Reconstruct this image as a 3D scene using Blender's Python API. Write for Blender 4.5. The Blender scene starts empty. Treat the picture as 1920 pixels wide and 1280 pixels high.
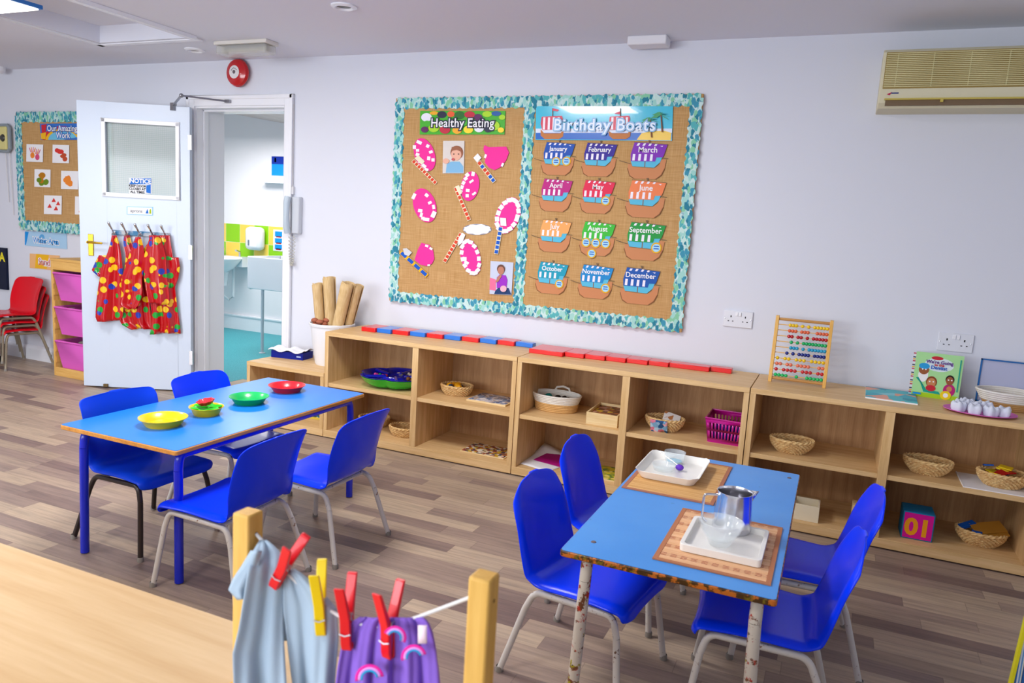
import bpy, bmesh, math, random
from mathutils import Vector, Matrix
import numpy as np
random.seed(7)
SC = bpy.context.scene
COL = SC.collection
PI = math.pi

# ------------------------------------------------------------------ camera
CAMP = Vector((4.4184, -4.0159, 1.3039)); FPX = 1402.96
RV = Vector((0.9141, 0.4011, 0.0588)); FV = Vector((-0.3891, 0.9088, -0.1500))
_yaw, _pitch, _roll = 0.4045, -0.1506, 0.0595
_f = Vector((-math.sin(_yaw)*math.cos(_pitch), math.cos(_yaw)*math.cos(_pitch), math.sin(_pitch)))
_r0 = Vector((math.cos(_yaw), math.sin(_yaw), 0)); _u0 = _r0.cross(_f)
RV = _r0*math.cos(_roll)+_u0*math.sin(_roll); UV_ = -_r0*math.sin(_roll)+_u0*math.cos(_roll); FV = _f
cam = bpy.data.cameras.new('camera'); camo = bpy.data.objects.new('camera', cam); COL.objects.link(camo)
cam.sensor_width = 36; cam.lens = 36*FPX/1920; cam.clip_start = .02; cam.clip_end = 60
camo.matrix_world = Matrix(((RV.x, UV_.x, -FV.x, CAMP.x), (RV.y, UV_.y, -FV.y, CAMP.y), (RV.z, UV_.z, -FV.z, CAMP.z), (0, 0, 0, 1)))
cam.dof.use_dof = True; cam.dof.focus_distance = 3.6; cam.dof.aperture_fstop = 7.0
SC.camera = camo

# ------------------------------------------------------------------ view, world, lights
SC.view_settings.view_transform = 'Standard'; SC.view_settings.look = 'None'
SC.view_settings.gamma = 1; SC.view_settings.use_curve_mapping = False
SC.view_settings.exposure = 0.10
wd = bpy.data.worlds.new('world'); SC.world = wd; wd.use_nodes = True
wd.node_tree.nodes['Background'].inputs[0].default_value = (.75, .82, 1, 1)
wd.node_tree.nodes['Background'].inputs[1].default_value = .15
def area(name, loc, aim, sx, sy, power, col=(1, 1, 1), spread=180):
    l = bpy.data.lights.new(name, 'AREA'); l.shape = 'RECTANGLE'; l.size = sx; l.size_y = sy
    l.energy = power; l.color = col; l.spread = math.radians(spread)
    o = bpy.data.objects.new(name, l); COL.objects.link(o); o.location = loc
    d = Vector(aim)-Vector(loc); o.rotation_euler = d.to_track_quat('-Z', 'Y').to_euler()
    return o
area('daylight_through_window', (0.6, -6.3, 1.35), (0.9, -3, 1.15), 2.4, 1.2, 88, (.88, .94, 1))
area('daylight_through_window', (2.9, -6.3, 1.35), (2.6, -3, 1.15), 2.4, 1.2, 60, (.88, .94, 1))
LED = [(.25, -1.57), (2.55, -1.75), (.25, -4.1), (2.55, -4.1)]
for i, (lx, ly) in enumerate(LED):
    area('ceiling_panel_light', (lx, ly, 2.255), (lx, ly, 0), .55, .55, (15, 27, 20, 20)[i], (1, .985, .98))
area('washroom_light', (-.9, 1.35, 2.1), (-.9, 1.35, 0), 1.2, .8, 42, (1, .97, .96))

# ------------------------------------------------------------------ pixel rays of the calibrated camera onto real planes of the room
def ray(u, v): return FV+RV*((u-960)/FPX)-UV_*((v-640)/FPX)
def onz(u, v, z=0.):
    d = ray(u, v); return CAMP+d*((z-CAMP.z)/d.z)
def ony(u, v, y=0.):
    d = ray(u, v); return CAMP+d*((y-CAMP.y)/d.y)
def onplane(u, v, P, n):
    d = ray(u, v); return CAMP+d*((P-CAMP).dot(n)/d.dot(n))

# ------------------------------------------------------------------ materials
def lin(h):
    h = h.lstrip('#'); c = [int(h[i:i+2], 16)/255 for i in (0, 2, 4)]
    return tuple(x/12.92 if x <= .04045 else ((x+.055)/1.055)**2.4 for x in c)+(1,)
MATS = {}
def bsdf(m): return m.node_tree.nodes['Principled BSDF']
def M(name, hexc, rough=.5, metal=0., spec=.5, coat=0., emit=0., trans=0., ior=1.45, alpha=1., sheen=0.):
    if name in MATS: return MATS[name]
    if spec == .5 and rough >= .4: spec = .22
    m = bpy.data.materials.new(name); m.use_nodes = True; b = bsdf(m)
    b.inputs['Base Color'].default_value = lin(hexc); b.inputs['Roughness'].default_value = rough
    b.inputs['Metallic'].default_value = metal; b.inputs['Specular IOR Level'].default_value = spec
    b.inputs['Coat Weight'].default_value = coat; b.inputs['Transmission Weight'].default_value = trans
    b.inputs['IOR'].default_value = ior; b.inputs['Alpha'].default_value = alpha
    if emit: b.inputs['Emission Color'].default_value = lin(hexc); b.inputs['Emission Strength'].default_value = emit
    MATS[name] = m; return m
class NT:
    def __init__(s, m): s.t = m.node_tree; s.n = s.t.nodes; s.l = s.t.links; s.b = bsdf(m)
    def node(s, ty, ins=None, **kw):
        n = s.n.new(ty)
        for k, v in kw.items(): setattr(n, k, v)
        for k, v in (ins or {}).items():
            if isinstance(v, bpy.types.NodeSocket): s.l.new(v, n.inputs[k])
            else: n.inputs[k].default_value = v
        return n
    def math(s, op, a, b=0., c=0.):
        return s.node('ShaderNodeMath', {0: a, 1: b, 2: c}, operation=op).outputs[0]
    def coord(s, kind='Object', scale=(1, 1, 1), rot=(0, 0, 0)):
        tc = s.node('ShaderNodeTexCoord')
        return s.node('ShaderNodeMapping', {'Vector': tc.outputs[kind], 'Scale': scale, 'Rotation': rot}).outputs[0]
    def ramp(s, fac, stops, interp='LINEAR'):
        r = s.node('ShaderNodeValToRGB', {0: fac}); r.color_ramp.interpolation = interp
        e = r.color_ramp.elements
        while len(e) < len(stops): e.new(.5)
        for i, (p, c) in enumerate(stops): e[i].position = p; e[i].color = lin(c)
        return r.outputs[0]
    def mix(s, fac, a, b, bt='MIX'):
        n = s.node('ShaderNodeMix', data_type='RGBA', blend_type=bt)
        for k, v in ((0, fac), (6, a), (7, b)):
            if isinstance(v, bpy.types.NodeSocket): s.l.new(v, n.inputs[k])
            else: n.inputs[k].default_value = v
        return n.outputs[2]
    def noise(s, vec, scale, detail=2, rough=.5):
        return s.node('ShaderNodeTexNoise', {'Vector': vec, 'Scale': scale, 'Detail': detail, 'Roughness': rough}).outputs[0]
    def base(s, c): s.l.new(c, s.b.inputs['Base Color'])
    def bump(s, h, st=.2, dist=.01):
        b = s.node('ShaderNodeBump', {'Height': h, 'Strength': st, 'Distance': dist}); s.l.new(b.outputs[0], s.b.inputs['Normal'])
def wood(name, c1, c2, axis='x', rough=.45, sc=1., strips=False):
    if name in MATS: return MATS[name]
    m = M(name, c1, rough); t = NT(m)
    s = {'x': (1.2, 18, 18), 'y': (18, 1.2, 18), 'z': (18, 18, 1.2)}[axis]
    v = t.coord('Object', tuple(k*sc for k in s))
    n = t.noise(v, 2.2, 5, .6); n2 = t.noise(v, 9, 3, .6)
    f = t.math('ADD', t.math('MULTIPLY', n, .7), t.math('MULTIPLY', n2, .3))
    col = t.ramp(f, [(.33, c2), (.62, c1)])
    if strips:
        tc = t.node('ShaderNodeTexCoord'); sp = t.node('ShaderNodeSeparateXYZ', {0: tc.outputs['Object']})
        wn = t.node('ShaderNodeTexWhiteNoise', {'W': t.math('FLOOR', t.math('MULTIPLY', sp.outputs[0], 13))}, noise_dimensions='1D')
        col = t.mix(t.math('MULTIPLY', wn.outputs[0], .22), col, lin('#8a6a48'), 'MULTIPLY')
    t.base(col); t.bump(n2, .06, .002)
    return m
OAK = wood('oak_laminate', '#e3c08d', '#cfa76f', 'x', .42)
OAKV = wood('oak_laminate_upright', '#e3c08d', '#cba26a', 'z', .42)
OAKB = wood('oak_laminate_back_shaded', '#c69c70', '#a97d54', 'z', .5, 1, True)  # same oak for back panels, darkened: shade inside the units put into the colour
PINE = wood('pine', '#e8bd72', '#d19a4a', 'z', .5, .8)
PINEX = wood('pine_rail', '#e8bd72', '#d19a4a', 'x', .5, .8)
PLY = wood('pale_ply', '#ead3a4', '#dcbd86', 'x', .5)
POSTW = wood('post_wood', '#e2b765', '#cc9c4a', 'z', .5)
WHITE = M('white_paint', '#e9e9ee', .55); WALLM = M('wall_paint', '#dde0ea', .75)
_t = NT(WALLM); _n = _t.noise(_t.coord('Object'), 90, 3); _t.bump(_n, .05, .002)
CEILM = M('ceiling_paint', '#e4e7f2', .85)
GLOSSW = M('gloss_white', '#eef0f6', .25); CERAM = M('ceramic', '#e8edf4', .12, coat=.5)
CHROME = M('chrome', '#d8d8dc', .12, 1); STEEL = M('steel', '#dcdce2', .2, 1); BRASS = M('brass', '#d6ac3a', .25, 1)
BLACK = M('black', '#0a0a0c', .5); DARK = M('dark_gap', '#1b1512', .7); GREY = M('grey_plastic', '#c9ced6', .4)
def plastic_blue(name, h, rough):
    m = M(name, h, rough, spec=.22, coat=.08); t = NT(m)
    n = t.noise(t.coord('Object'), 240, 2); t.bump(n, .05, .001)
    return m
BLUE = plastic_blue('chair_blue', '#0038ff', .27); BLUE2 = plastic_blue('chair_blue_textured', '#0440d8', .45)
RED = plastic_blue('chair_red', '#d8061c', .25)
TBLUE = M('table_blue', '#1d7fe2', .3); LEGB = M('leg_blue', '#0424c8', .25, coat=.3)
def chipped(name, c, chips, thr=.6):
    m = M(name, c, .35); t = NT(m); v = t.coord('Object')
    n = t.noise(v, 38, 4, .7); k = t.ramp(n, [(thr, '#000000'), (thr+.04, '#ffffff')])
    n3 = t.noise(v, 21, 2); cc = t.ramp(n3, chips, 'CONSTANT')
    t.base(t.mix(k, lin(c), cc)); return m
CHIPW = chipped('chipped_white_paint', '#d2cfca', [(0, '#5a3a26'), (.5, '#8a6a52'), (.6, '#6a4630')], .62)
CHIPT = chipped('paint_spattered_leg', '#cfc8bc', [(0, '#6b3f25'), (.42, '#b03020'), (.5, '#7a4a2a'), (.58, '#a49a20'), (.64, '#4c3a30')], .53)
LEGGREY = M('leg_grey', '#9a8f7c', .4, .3); LEGDARK = chipped('leg_dark', '#2b2220', [(0, '#4a3426')], .66)
RUBBER = M('rubber', '#8c8780', .7)
WICK = M('wicker', '#d8a95c', .55)
_t = NT(WICK); _n = _t.noise(_t.coord('Object'), 60, 3); _t.base(_t.ramp(_n, [(.3, '#cfa066'), (.7, '#eed096')]))
GLASS = M('clear_glass', '#eef8fc', .03, alpha=.26, spec=1.)

def floor_mat():
    m = M('vinyl_planks', '#a89080', .40, spec=.4); t = NT(m)
    tc = t.node('ShaderNodeTexCoord'); sp = t.node('ShaderNodeSeparateXYZ', {0: tc.outputs['Object']})
    W_, L_ = .078, .50
    ry = t.math('DIVIDE', sp.outputs[1], W_); row = t.math('FLOOR', ry)
    h = t.node('ShaderNodeTexWhiteNoise', {'W': row}, noise_dimensions='1D').outputs[0]
    rx = t.math('ADD', t.math('DIVIDE', sp.outputs[0], L_), t.math('MULTIPLY', h, 7.3)); cel = t.math('FLOOR', rx)
    cv = t.node('ShaderNodeCombineXYZ', {0: row, 1: cel})
    r = t.node('ShaderNodeTexWhiteNoise', {0: cv.outputs[0]}, noise_dimensions='2D').outputs[0]
    plank = t.ramp(r, [(0, '#7d6d6a'), (.22, '#978880'), (.45, '#ac9d8e'), (.75, '#bcae9a'), (1, '#a39484')])
    off = t.node('ShaderNodeCombineXYZ', {0: t.math('MULTIPLY', sp.outputs[0], 2.4), 1: t.math('MULTIPLY', sp.outputs[1], 38), 2: t.math('MULTIPLY', r, 40)})
    g = t.noise(off.outputs[0], 1.6, 6, .65)
    col = t.mix(.42, plank, t.ramp(g, [(.3, '#5f4a44'), (.55, '#b6a294'), (.8, '#d8c8b6')]), 'OVERLAY')
    fy = t.math('FRACT', ry); fx = t.math('FRACT', rx)
    e = t.math('MAXIMUM', t.math('GREATER_THAN', t.math('ABSOLUTE', t.math('SUBTRACT', fy, .5)), .487), t.math('GREATER_THAN', t.math('ABSOLUTE', t.math('SUBTRACT', fx, .5)), .4975))
    col = t.mix(t.math('MULTIPLY', e, .35), col, lin('#4a3a36'))
    t.base(col); t.bump(g, .05, .002)
    return m
FLOORM = floor_mat()
def hessian():
    m = M('hessian', '#c08c4e', .85, spec=.1); t = NT(m); tc = t.node('ShaderNodeTexCoord')
    sp = t.node('ShaderNodeSeparateXYZ', {0: tc.outputs['Object']})
    a = t.node('ShaderNodeCombineXYZ', {0: t.math('MULTIPLY', sp.outputs[0], 8), 1: t.math('MULTIPLY', sp.outputs[2], 300)})
    b = t.node('ShaderNodeCombineXYZ', {0: t.math('MULTIPLY', sp.outputs[0], 300), 1: t.math('MULTIPLY', sp.outputs[2], 8)})
    n = t.math('MULTIPLY', t.math('ADD', t.noise(a.outputs[0], 1, 2), t.noise(b.outputs[0], 1, 2)), .5)
    t.base(t.ramp(n, [(.3, '#ad824c'), (.68, '#cfa876')])); t.bump(n, .15, .002); return m
HESS = hessian()
def leafy():
    m = M('leaf_border_print', '#7fc0c0', .6); t = NT(m); v = t.coord('Object', (1.35, 1, .8)); v = t.node('ShaderNodeVectorMath', {0: v, 1: t.node('ShaderNodeVectorMath', {0: t.node('ShaderNodeTexNoise', {'Vector': v, 'Scale': 55., 'Detail': 1.}).outputs[1], 'Scale': .022}, operation='SCALE').outputs[0]}, operation='ADD').outputs[0]
    w = t.node('ShaderNodeTexVoronoi', {'Vector': v, 'Scale': 42.}, feature='F1')
    sp = t.node('ShaderNodeSeparateColor', {0: w.outputs['Color']})
    c = t.ramp(sp.outputs[0], [(0, '#2b7f96'), (.2, '#56b0b4'), (.4, '#9fd4cc'), (.6, '#3f93ae'), (.75, '#86c9a4'), (.88, '#c2e0d8')], 'CONSTANT')
    t.base(t.mix(t.ramp(w.outputs['Distance'], [(.60, '#000000'), (.76, '#ffffff')]), c, lin('#c8e2e0'))); return m
LEAF = leafy()
def patch(name, cols, scale, rough=.5, thr=None):
    if name in MATS: return MATS[name]
    m = M(name, cols[0], rough); t = NT(m); v = t.coord('Object')
    w = t.node('ShaderNodeTexVoronoi', {'Vector': v, 'Scale': float(scale)}, feature='F1')
    sp = t.node('ShaderNodeSeparateColor', {0: w.outputs['Color']})
    n = len(cols)-(1 if thr else 0); cs = cols[1:] if thr else cols
    c = t.ramp(sp.outputs[0], [(i/n, cs[i]) for i in range(n)], 'CONSTANT')
    if thr: c = t.mix(t.ramp(w.outputs['Distance'], [(thr, '#000000'), (thr+.03, '#ffffff')]), c, lin(cols[0]))
    t.base(c); return m
APRON = patch('apron_print', ['#bc0412', '#f4bc10', '#18a034', '#1c3cb0', '#f4bc10', '#18a034', '#1c3cb0', '#f4c418'], 17, .16, .36)
bsdf(APRON).inputs['Coat Weight'].default_value = .6

# ------------------------------------------------------------------ mesh builder
class MB:
    def __init__(s): s.v = []; s.f = []; s.mi = []; s.m = 0
    def add(s, vs, fs, m=None):
        o = len(s.v); s.v += [tuple(p) for p in vs]; s.f += [tuple(i+o for i in f) for f in fs]
        s.mi += [s.m if m is None else m]*len(fs); return s
    def box(s, c, d, rot=None, m=None):
        c = Vector(c); hx, hy, hz = d[0]/2, d[1]/2, d[2]/2
        p = [Vector((x, y, z)) for x in (-hx, hx) for y in (-hy, hy) for z in (-hz, hz)]
        if rot is not None: p = [rot @ q for q in p]
        return s.add([q+c for q in p], [(0, 1, 3, 2), (4, 6, 7, 5), (0, 4, 5, 1), (2, 3, 7, 6), (0, 2, 6, 4), (1, 5, 7, 3)], m)
    def bx(s, x0, x1, y0, y1, z0, z1, m=None): return s.box(((x0+x1)/2, (y0+y1)/2, (z0+z1)/2), (abs(x1-x0), abs(y1-y0), abs(z1-z0)), None, m)
    def tube(s, pts, r, n=10, closed=False, m=None, cap=True):
        pts = [Vector(p) for p in pts]; N = len(pts); rs = r if isinstance(r, (list, tuple)) else [r]*N
        vs = []; up = None
        for i, p in enumerate(pts):
            a = pts[(i-1) % N] if (closed or i > 0) else p; b = pts[(i+1) % N] if (closed or i < N-1) else p
            t = (b-a).normalized()
            if up is None: up = t.orthogonal().normalized()
            up = (up-t*up.dot(t)); up = up.normalized() if up.length > 1e-6 else t.orthogonal().normalized()
            w = t.cross(up)
            for k in range(n):
                an = 2*PI*k/n; vs.append(p+(up*math.cos(an)+w*math.sin(an))*rs[i])
        fs = []
        for i in range(N if closed else N-1):
            j = (i+1) % N
            for k in range(n): fs.append((i*n+k, i*n+(k+1) % n, j*n+(k+1) % n, j*n+k))
        if not closed and cap: fs += [tuple(range(n))[::-1], tuple((N-1)*n+k for k in range(n))]
        return s.add(vs, fs, m)
    def lathe(s, prof, c=(0, 0, 0), n=32, sx=1, sy=1, m=None, rot=None, cap=False):
        c = Vector(c); vs = []
        for r, z in prof:
            for k in range(n):
                a = 2*PI*k/n; q = Vector((r*math.cos(a)*sx, r*math.sin(a)*sy, z))
                vs.append((rot @ q if rot is not None else q)+c)
        fs = [(i*n+k, i*n+(k+1) % n, (i+1)*n+(k+1) % n, (i+1)*n+k) for i in range(len(prof)-1) for k in range(n)]
        if cap: fs += [tuple(range(n))[::-1], tuple((len(prof)-1)*n+k for k in range(n))]
        return s.add(vs, fs, m)
    def ball(s, c, r, n=12, sc=(1, 1, 1), m=None):
        c = Vector(c); vs = []; k2 = n//2+1
        for i in range(k2+1):
            th = PI*i/k2
            for k in range(n):
                a = 2*PI*k/n; vs.append(c+Vector((r*sc[0]*math.sin(th)*math.cos(a), r*sc[1]*math.sin(th)*math.sin(a), r*sc[2]*math.cos(th))))
        fs = [(i*n+k, (i+1)*n+k, (i+1)*n+(k+1) % n, i*n+(k+1) % n) for i in range(k2) for k in range(n)]
        return s.add(vs, fs, m)
    def prism(s, pts, fn, d0, d1, m=None):
        # pts: 2-D outline; fn(a,b,d) -> 3-D
        n = len(pts); vs = [fn(a, b, d0) for a, b in pts]+[fn(a, b, d1) for a, b in pts]
        fs = [tuple(range(n)), tuple(range(n, 2*n))[::-1]]+[(i, n+i, n+(i+1) % n, (i+1) % n) for i in range(n)]
        return s.add(vs, fs, m)
    def grid(s, rows, m=None, closed=False):
        nr, nc = len(rows), len(rows[0]); vs = [p for r in rows for p in r]
        fs = [(i*nc+j, i*nc+j+1, (i+1)*nc+j+1, (i+1)*nc+j) for i in range(nr-1) for j in range(nc-1)]
        return s.add(vs, fs, m)
PM = {}      # matrices of the parent empties
def build(name, mb, mats, parent=None, bevel=0., angle=35, solid=0., world=True, sub=0, label=None, smooth=True):
    me = bpy.data.meshes.new(name); vs = mb.v
    if parent is not None and world:
        inv = PM[parent.name].inverted(); vs = [tuple(inv @ Vector(p)) for p in vs]
    me.from_pydata(vs, [], mb.f)
    ml = mats if isinstance(mats, (list, tuple)) else [mats]
    for m in ml: me.materials.append(m)
    me.polygons.foreach_set('material_index', mb.mi)
    bm = bmesh.new(); bm.from_mesh(me); bmesh.ops.remove_doubles(bm, verts=bm.verts, dist=1e-6)
    bmesh.ops.recalc_face_normals(bm, faces=bm.faces); bm.to_mesh(me); bm.free()
    if smooth:
        me.polygons.foreach_set('use_smooth', [True]*len(me.polygons)); me.set_sharp_from_angle(angle=math.radians(angle))
    me.update()
    o = bpy.data.objects.new(name, me); COL.objects.link(o)
    if parent is not None:
        o.parent = parent; PM[o.name] = PM[parent.name]
    else: PM[o.name] = Matrix.Identity(4)
    if bevel:
        b = o.modifiers.new('bevel', 'BEVEL'); b.width = bevel; b.segments = 2; b.limit_method = 'ANGLE'; b.angle_limit = math.radians(40)
    if solid:
        b = o.modifiers.new('solid', 'SOLIDIFY'); b.thickness = solid; b.offset = 0
    if sub:
        b = o.modifiers.new('sub', 'SUBSURF'); b.levels = sub; b.render_levels = sub
    if label: o['label'] = label
    return o
def tag(o, label, cat, group=None):
    o['label'] = label; o['category'] = cat
    if group: o['group'] = group
    return o
def thing(name, label, cat, loc=(0, 0, 0), rz=0., group=None):
    o = bpy.data.objects.new(name, None); COL.objects.link(o); o.location = loc; o.rotation_euler = (0, 0, rz); o.empty_display_size = .05
    PM[o.name] = Matrix.Translation(Vector(loc)) @ Matrix.Rotation(rz, 4, 'Z')
    return tag(o, label, cat, group)
def struct(name, mb, mats, bevel=0., parent=None, **k):
    o = build(name, mb, mats, parent, bevel, **k)
    if parent is None: o['kind'] = 'structure'
    return o
def dup(root, loc, rz, label, group=None):
    def cp(o, par):
        c = o.copy(); COL.objects.link(c)
        if par is not None: c.parent = par
        for ch in [x for x in KIDS.get(o.name, [])]:
            KIDS.setdefault(c.name, []).append(cp(ch, c))
        return c
    KIDS.clear()
    for x in bpy.data.objects:
        if x.parent is not None: KIDS.setdefault(x.parent.name, []).append(x)
    r = cp(root, None); r.location = loc; r.rotation_euler = (0, 0, rz); r['label'] = label
    if group: r['group'] = group
    PM[r.name] = Matrix.Translation(Vector(loc)) @ Matrix.Rotation(rz, 4, 'Z')
    return r
KIDS = {}
def text_mb(s, size, bold=.0, align='CENTER', shear=0., spacing=1.):
    c = bpy.data.curves.new('lettering', 'FONT'); c.body = s; c.size = size; c.align_x = align; c.align_y = 'CENTER'
    c.offset = bold; c.resolution_u = 3; c.shear = shear; c.space_character = spacing; c.extrude = 0
    o = bpy.data.objects.new('tmp', c); COL.objects.link(o)
    dg = bpy.context.evaluated_depsgraph_get(); me = bpy.data.meshes.new_from_object(o.evaluated_get(dg))
    vs = [v.co.copy() for v in me.vertices]; fs = [tuple(p.vertices) for p in me.polygons]
    bpy.data.objects.remove(o); bpy.data.curves.remove(c); bpy.data.meshes.remove(me)
    return vs, fs
def letters(s, size, P, ex, ez, mat, parent, bold=0., name='lettering', mb=None, m=0, **k):
    """flat letters centred at P, running along ex with their height along ez"""
    vs, fs = text_mb(s, size, bold, **k); P, ex, ez = Vector(P), Vector(ex), Vector(ez)
    vv = [P+ex*v.x+ez*v.y for v in vs]
    if mb is not None: mb.add(vv, fs, m); return
    b = MB(); b.add(vv, fs); return build(name, b, mat, parent, smooth=False)
EX = Vector((1, 0, 0)); EZ = Vector((0, 0, 1)); EY = Vector((0, 1, 0))
def ell(cx, cy, rx, ry, n=20, rot=0.):
    return [(cx+rx*math.cos(2*PI*k/n)*math.cos(rot)-ry*math.sin(2*PI*k/n)*math.sin(rot), cy+rx*math.cos(2*PI*k/n)*math.sin(rot)+ry*math.sin(2*PI*k/n)*math.cos(rot)) for k in range(n)]
def wallfn(a, b, d): return (a, d, b)              # (x,z) outline on the back wall, d = world y
def PX(pts, y=0.): return [(q.x, q.z) for q in (ony(u, v, y) for u, v in pts)]
exec_parts = []

# ================================================================== THE SETTING
X0, X1, Y0, H = -3.2, 6.3, -6.5, 2.30
OL, OR_, OT, WT = .2306, .9919, 1.99, .25
b = MB(); b.bx(X0, X1, Y0, 0, -.05, 0); b.bx(OL-.02, OR_+.02, 0, .47, -.05, 0); struct('floor', b, FLOORM)
b = MB(); b.bx(X0, OL-.02, 0, WT, 0, 2.45); b.bx(OR_+.02, X1, 0, WT, 0, 2.45); b.bx(OL-.02, OR_+.02, 0, WT, OT+.02, 2.45); struct('wall_back', b, WALLM)
b = MB(); b.bx(X0-.1, X0, Y0, 0, 0, 2.45); struct('wall_left', b, WALLM)
b = MB(); b.bx(X1, X1+.1, Y0, 0, 0, 2.45); struct('wall_right', b, WALLM)
b = MB(); b.bx(X0, X1, Y0-.1, Y0, 0, 2.45); struct('wall_front', b, WALLM)
HX0, HX1, HY0, HY1 = 0.0, .80, -2.3, -.56
b = MB()
b.bx(X0, HX0, Y0, 0, H, H+.1); b.bx(HX1, X1, Y0, 0, H, H+.1); b.bx(HX0, HX1, Y0, HY0, H, H+.1); b.bx(HX0, HX1, HY1, 0, H, H+.1)
b.bx(HX0-.02, HX1+.02, HY0-.02, HY1+.02, H+.1, H+.12)
struct('ceiling', b, CEILM)
b = MB(); b.bx(HX1-.005, HX1+.035, HY0, HY1-.02, H-.022, H-.001); b.bx(HX0-.06, HX0-.02, HY0, HY1+.06, H-.008, H-.001); b.bx(HX0-.06, HX1+.0, HY1+.02, HY1+.06, H-.008, H-.001)
struct('trim_1', b, GLOSSW)
# skirting along the back wall
def skirting(name, x0, x1):
    b = MB(); b.bx(x0, x1, -.015, 0, 0, .09); b.prism([(0, .09), (-.015, .09), (-.011, .105), (-.006, .112), (0, .118)], lambda a, c, d: (d, a, c), x0, x1)
    return struct(name, b, GLOSSW)
skirting('baseboard_left', X0, OL-.085); skirting('baseboard_back', OR_+.085, X1)
# door surround
b = MB()
for s, xx in ((-1, OL), (1, OR_)):
    b.bx(xx+s*.012, xx+s*.075, -.018, 0, 0, OT+.075); b.bx(xx+s*.055, xx+s*.078, -.026, 0, 0, OT+.08); b.bx(xx, xx+s*.02, -.006, WT, 0, OT+.02)
    b.bx(xx-s*.012, xx, .05, .09, 0, OT-.0)
    b.bx(xx+s*.005, xx+s*.082, -.03, 0, 0, .14)
b.bx(OL-.012, OR_+.012, -.018, 0, OT+.012, OT+.075); b.bx(OL-.078, OR_+.078, -.026, 0, OT+.055, OT+.08)
b.bx(OL, OR_, -.006, WT, OT, OT+.02); b.bx(OL, OR_, .05, .09, OT-.014, OT)
struct('trim_2', b, GLOSSW, .003)
# washroom beyond the door
WX0, WX1, WY = -2.5, 1.2, 2.4
b = MB(); b.bx(WX0, WX1, .47, WY, -.05, .001); b.bx(WX0, OL-.02, WT, .47, -.05, .001); b.bx(OR_+.02, WX1, WT, .47, -.05, .001)
WF = M('washroom_floor', '#3f9aa6', .5); _t = NT(WF); _n = _t.noise(_t.coord('Object'), 130, 3, .7); _t.base(_t.ramp(_n, [(.35, '#2e8998'), (.65, '#58b2bb')]))
struct('floor_washroom', b, WF)
b = MB(); b.bx(WX0, WX1, WY, WY+.1, 0, 2.75); struct('wall_washroom_back', b, WHITE)
b = MB(); b.bx(WX0-.1, WX0, WT, WY, 0, 2.75); struct('wall_washroom_left', b, WHITE)
b = MB(); b.bx(WX1, WX1+.1, WT, WY, 0, 2.75); struct('wall_washroom_right', b, WHITE)
b = MB(); cz = lambda x, y: 2.24-.14*(x+1.06)+(WY-y)*.14
q = [(WX0, WY), (WX1, WY), (WX1, WT), (WX0, WT)]
b.add([(x, y, cz(x, y)) for x, y in q]+[(x, y, cz(x, y)+.08) for x, y in q], [(0, 1, 2, 3), (7, 6, 5, 4), (0, 1, 5, 4), (1, 2, 6, 5), (2, 3, 7, 6), (3, 0, 4, 7)])
CW = wood('washroom_ceiling_boards', '#dccfcb', '#c4b5b2', 'x', .6, .4); struct('ceiling_washroom', b, CW)
b = MB(); b.bx(WX0, WX1, WY-.02, WY, 0, .15); b.bx(WX0, WX1, WY-.03, WY, .15, .165); struct('baseboard_washroom', b, GLOSSW)
TL = M('dado_tiles', '#f0cf5a', .35); t = NT(TL); tc = t.node('ShaderNodeTexCoord'); sp = t.node('ShaderNodeSeparateXYZ', {0: tc.outputs['Object']})
ix = t.math('FLOOR', t.math('DIVIDE', t.math('ADD', sp.outputs[0], 1.647+4*.2), .2)); iz = t.math('FLOOR', t.math('DIVIDE', t.math('SUBTRACT', sp.outputs[2], .967), .2))
par = t.math('MODULO', t.math('ADD', t.math('ADD', ix, iz), 40), 2)
fx = t.math('ABSOLUTE', t.math('SUBTRACT', t.math('FRACT', t.math('DIVIDE', t.math('ADD', sp.outputs[0], 1.647+.8), .2)), .5)); fz = t.math('ABSOLUTE', t.math('SUBTRACT', t.math('FRACT', t.math('DIVIDE', t.math('SUBTRACT', sp.outputs[2], .967), .2)), .5))
gr = t.math('GREATER_THAN', t.math('MAXIMUM', fx, fz), .49)
t.base(t.mix(t.math('MULTIPLY', gr, .6), t.mix(t.math('GREATER_THAN', par, .5), lin('#f3cf55'), lin('#8ccc0c')), lin('#e8ecd8')))
b = MB(); b.bx(WX0, WX1, WY-.008, WY, .76, 1.167); struct('trim_3', b, TL)

# ---------------------------------------------------------------- the open door
DA = math.radians(-154.5+.0); DH = Vector((.2306, -.045, 0))
ddir = Vector((math.cos(DA), math.sin(DA), 0)); dn = Vector((-math.sin(DA), math.cos(DA), 0))
DT = .044
def DP(u, v, off=0.):
    q = onplane(u, v, DH+dn*(DT+off), dn); return ((q-DH).dot(ddir), q.z)
def dW(x, y, z): return DH+ddir*x+dn*y+Vector((0, 0, z))
door = bpy.data.objects.new('door_1', None); COL.objects.link(door); door.location = DH; door.rotation_euler = (0, 0, DA); door['kind'] = 'structure'
PM['door_1'] = Matrix.Translation(DH) @ Matrix.Rotation(DA, 4, 'Z')
DOORM = M('door_paint', '#cdd9ea', .3)
wl, wr = DP(198, 300)[0], DP(331, 300)[0]; wb, wtp = DP(265, 365)[1], DP(265, 232)[1]
b = MB(); LW = .757
b.bx(0, wr, 0, DT, .01, 1.985); b.bx(wl, LW, 0, DT, .01, 1.985); b.bx(wr, wl, 0, DT, .01, wb); b.bx(wr, wl, 0, DT, wtp, 1.985)
struct('door_leaf', b, DOORM, .002, door, world=False)
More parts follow.
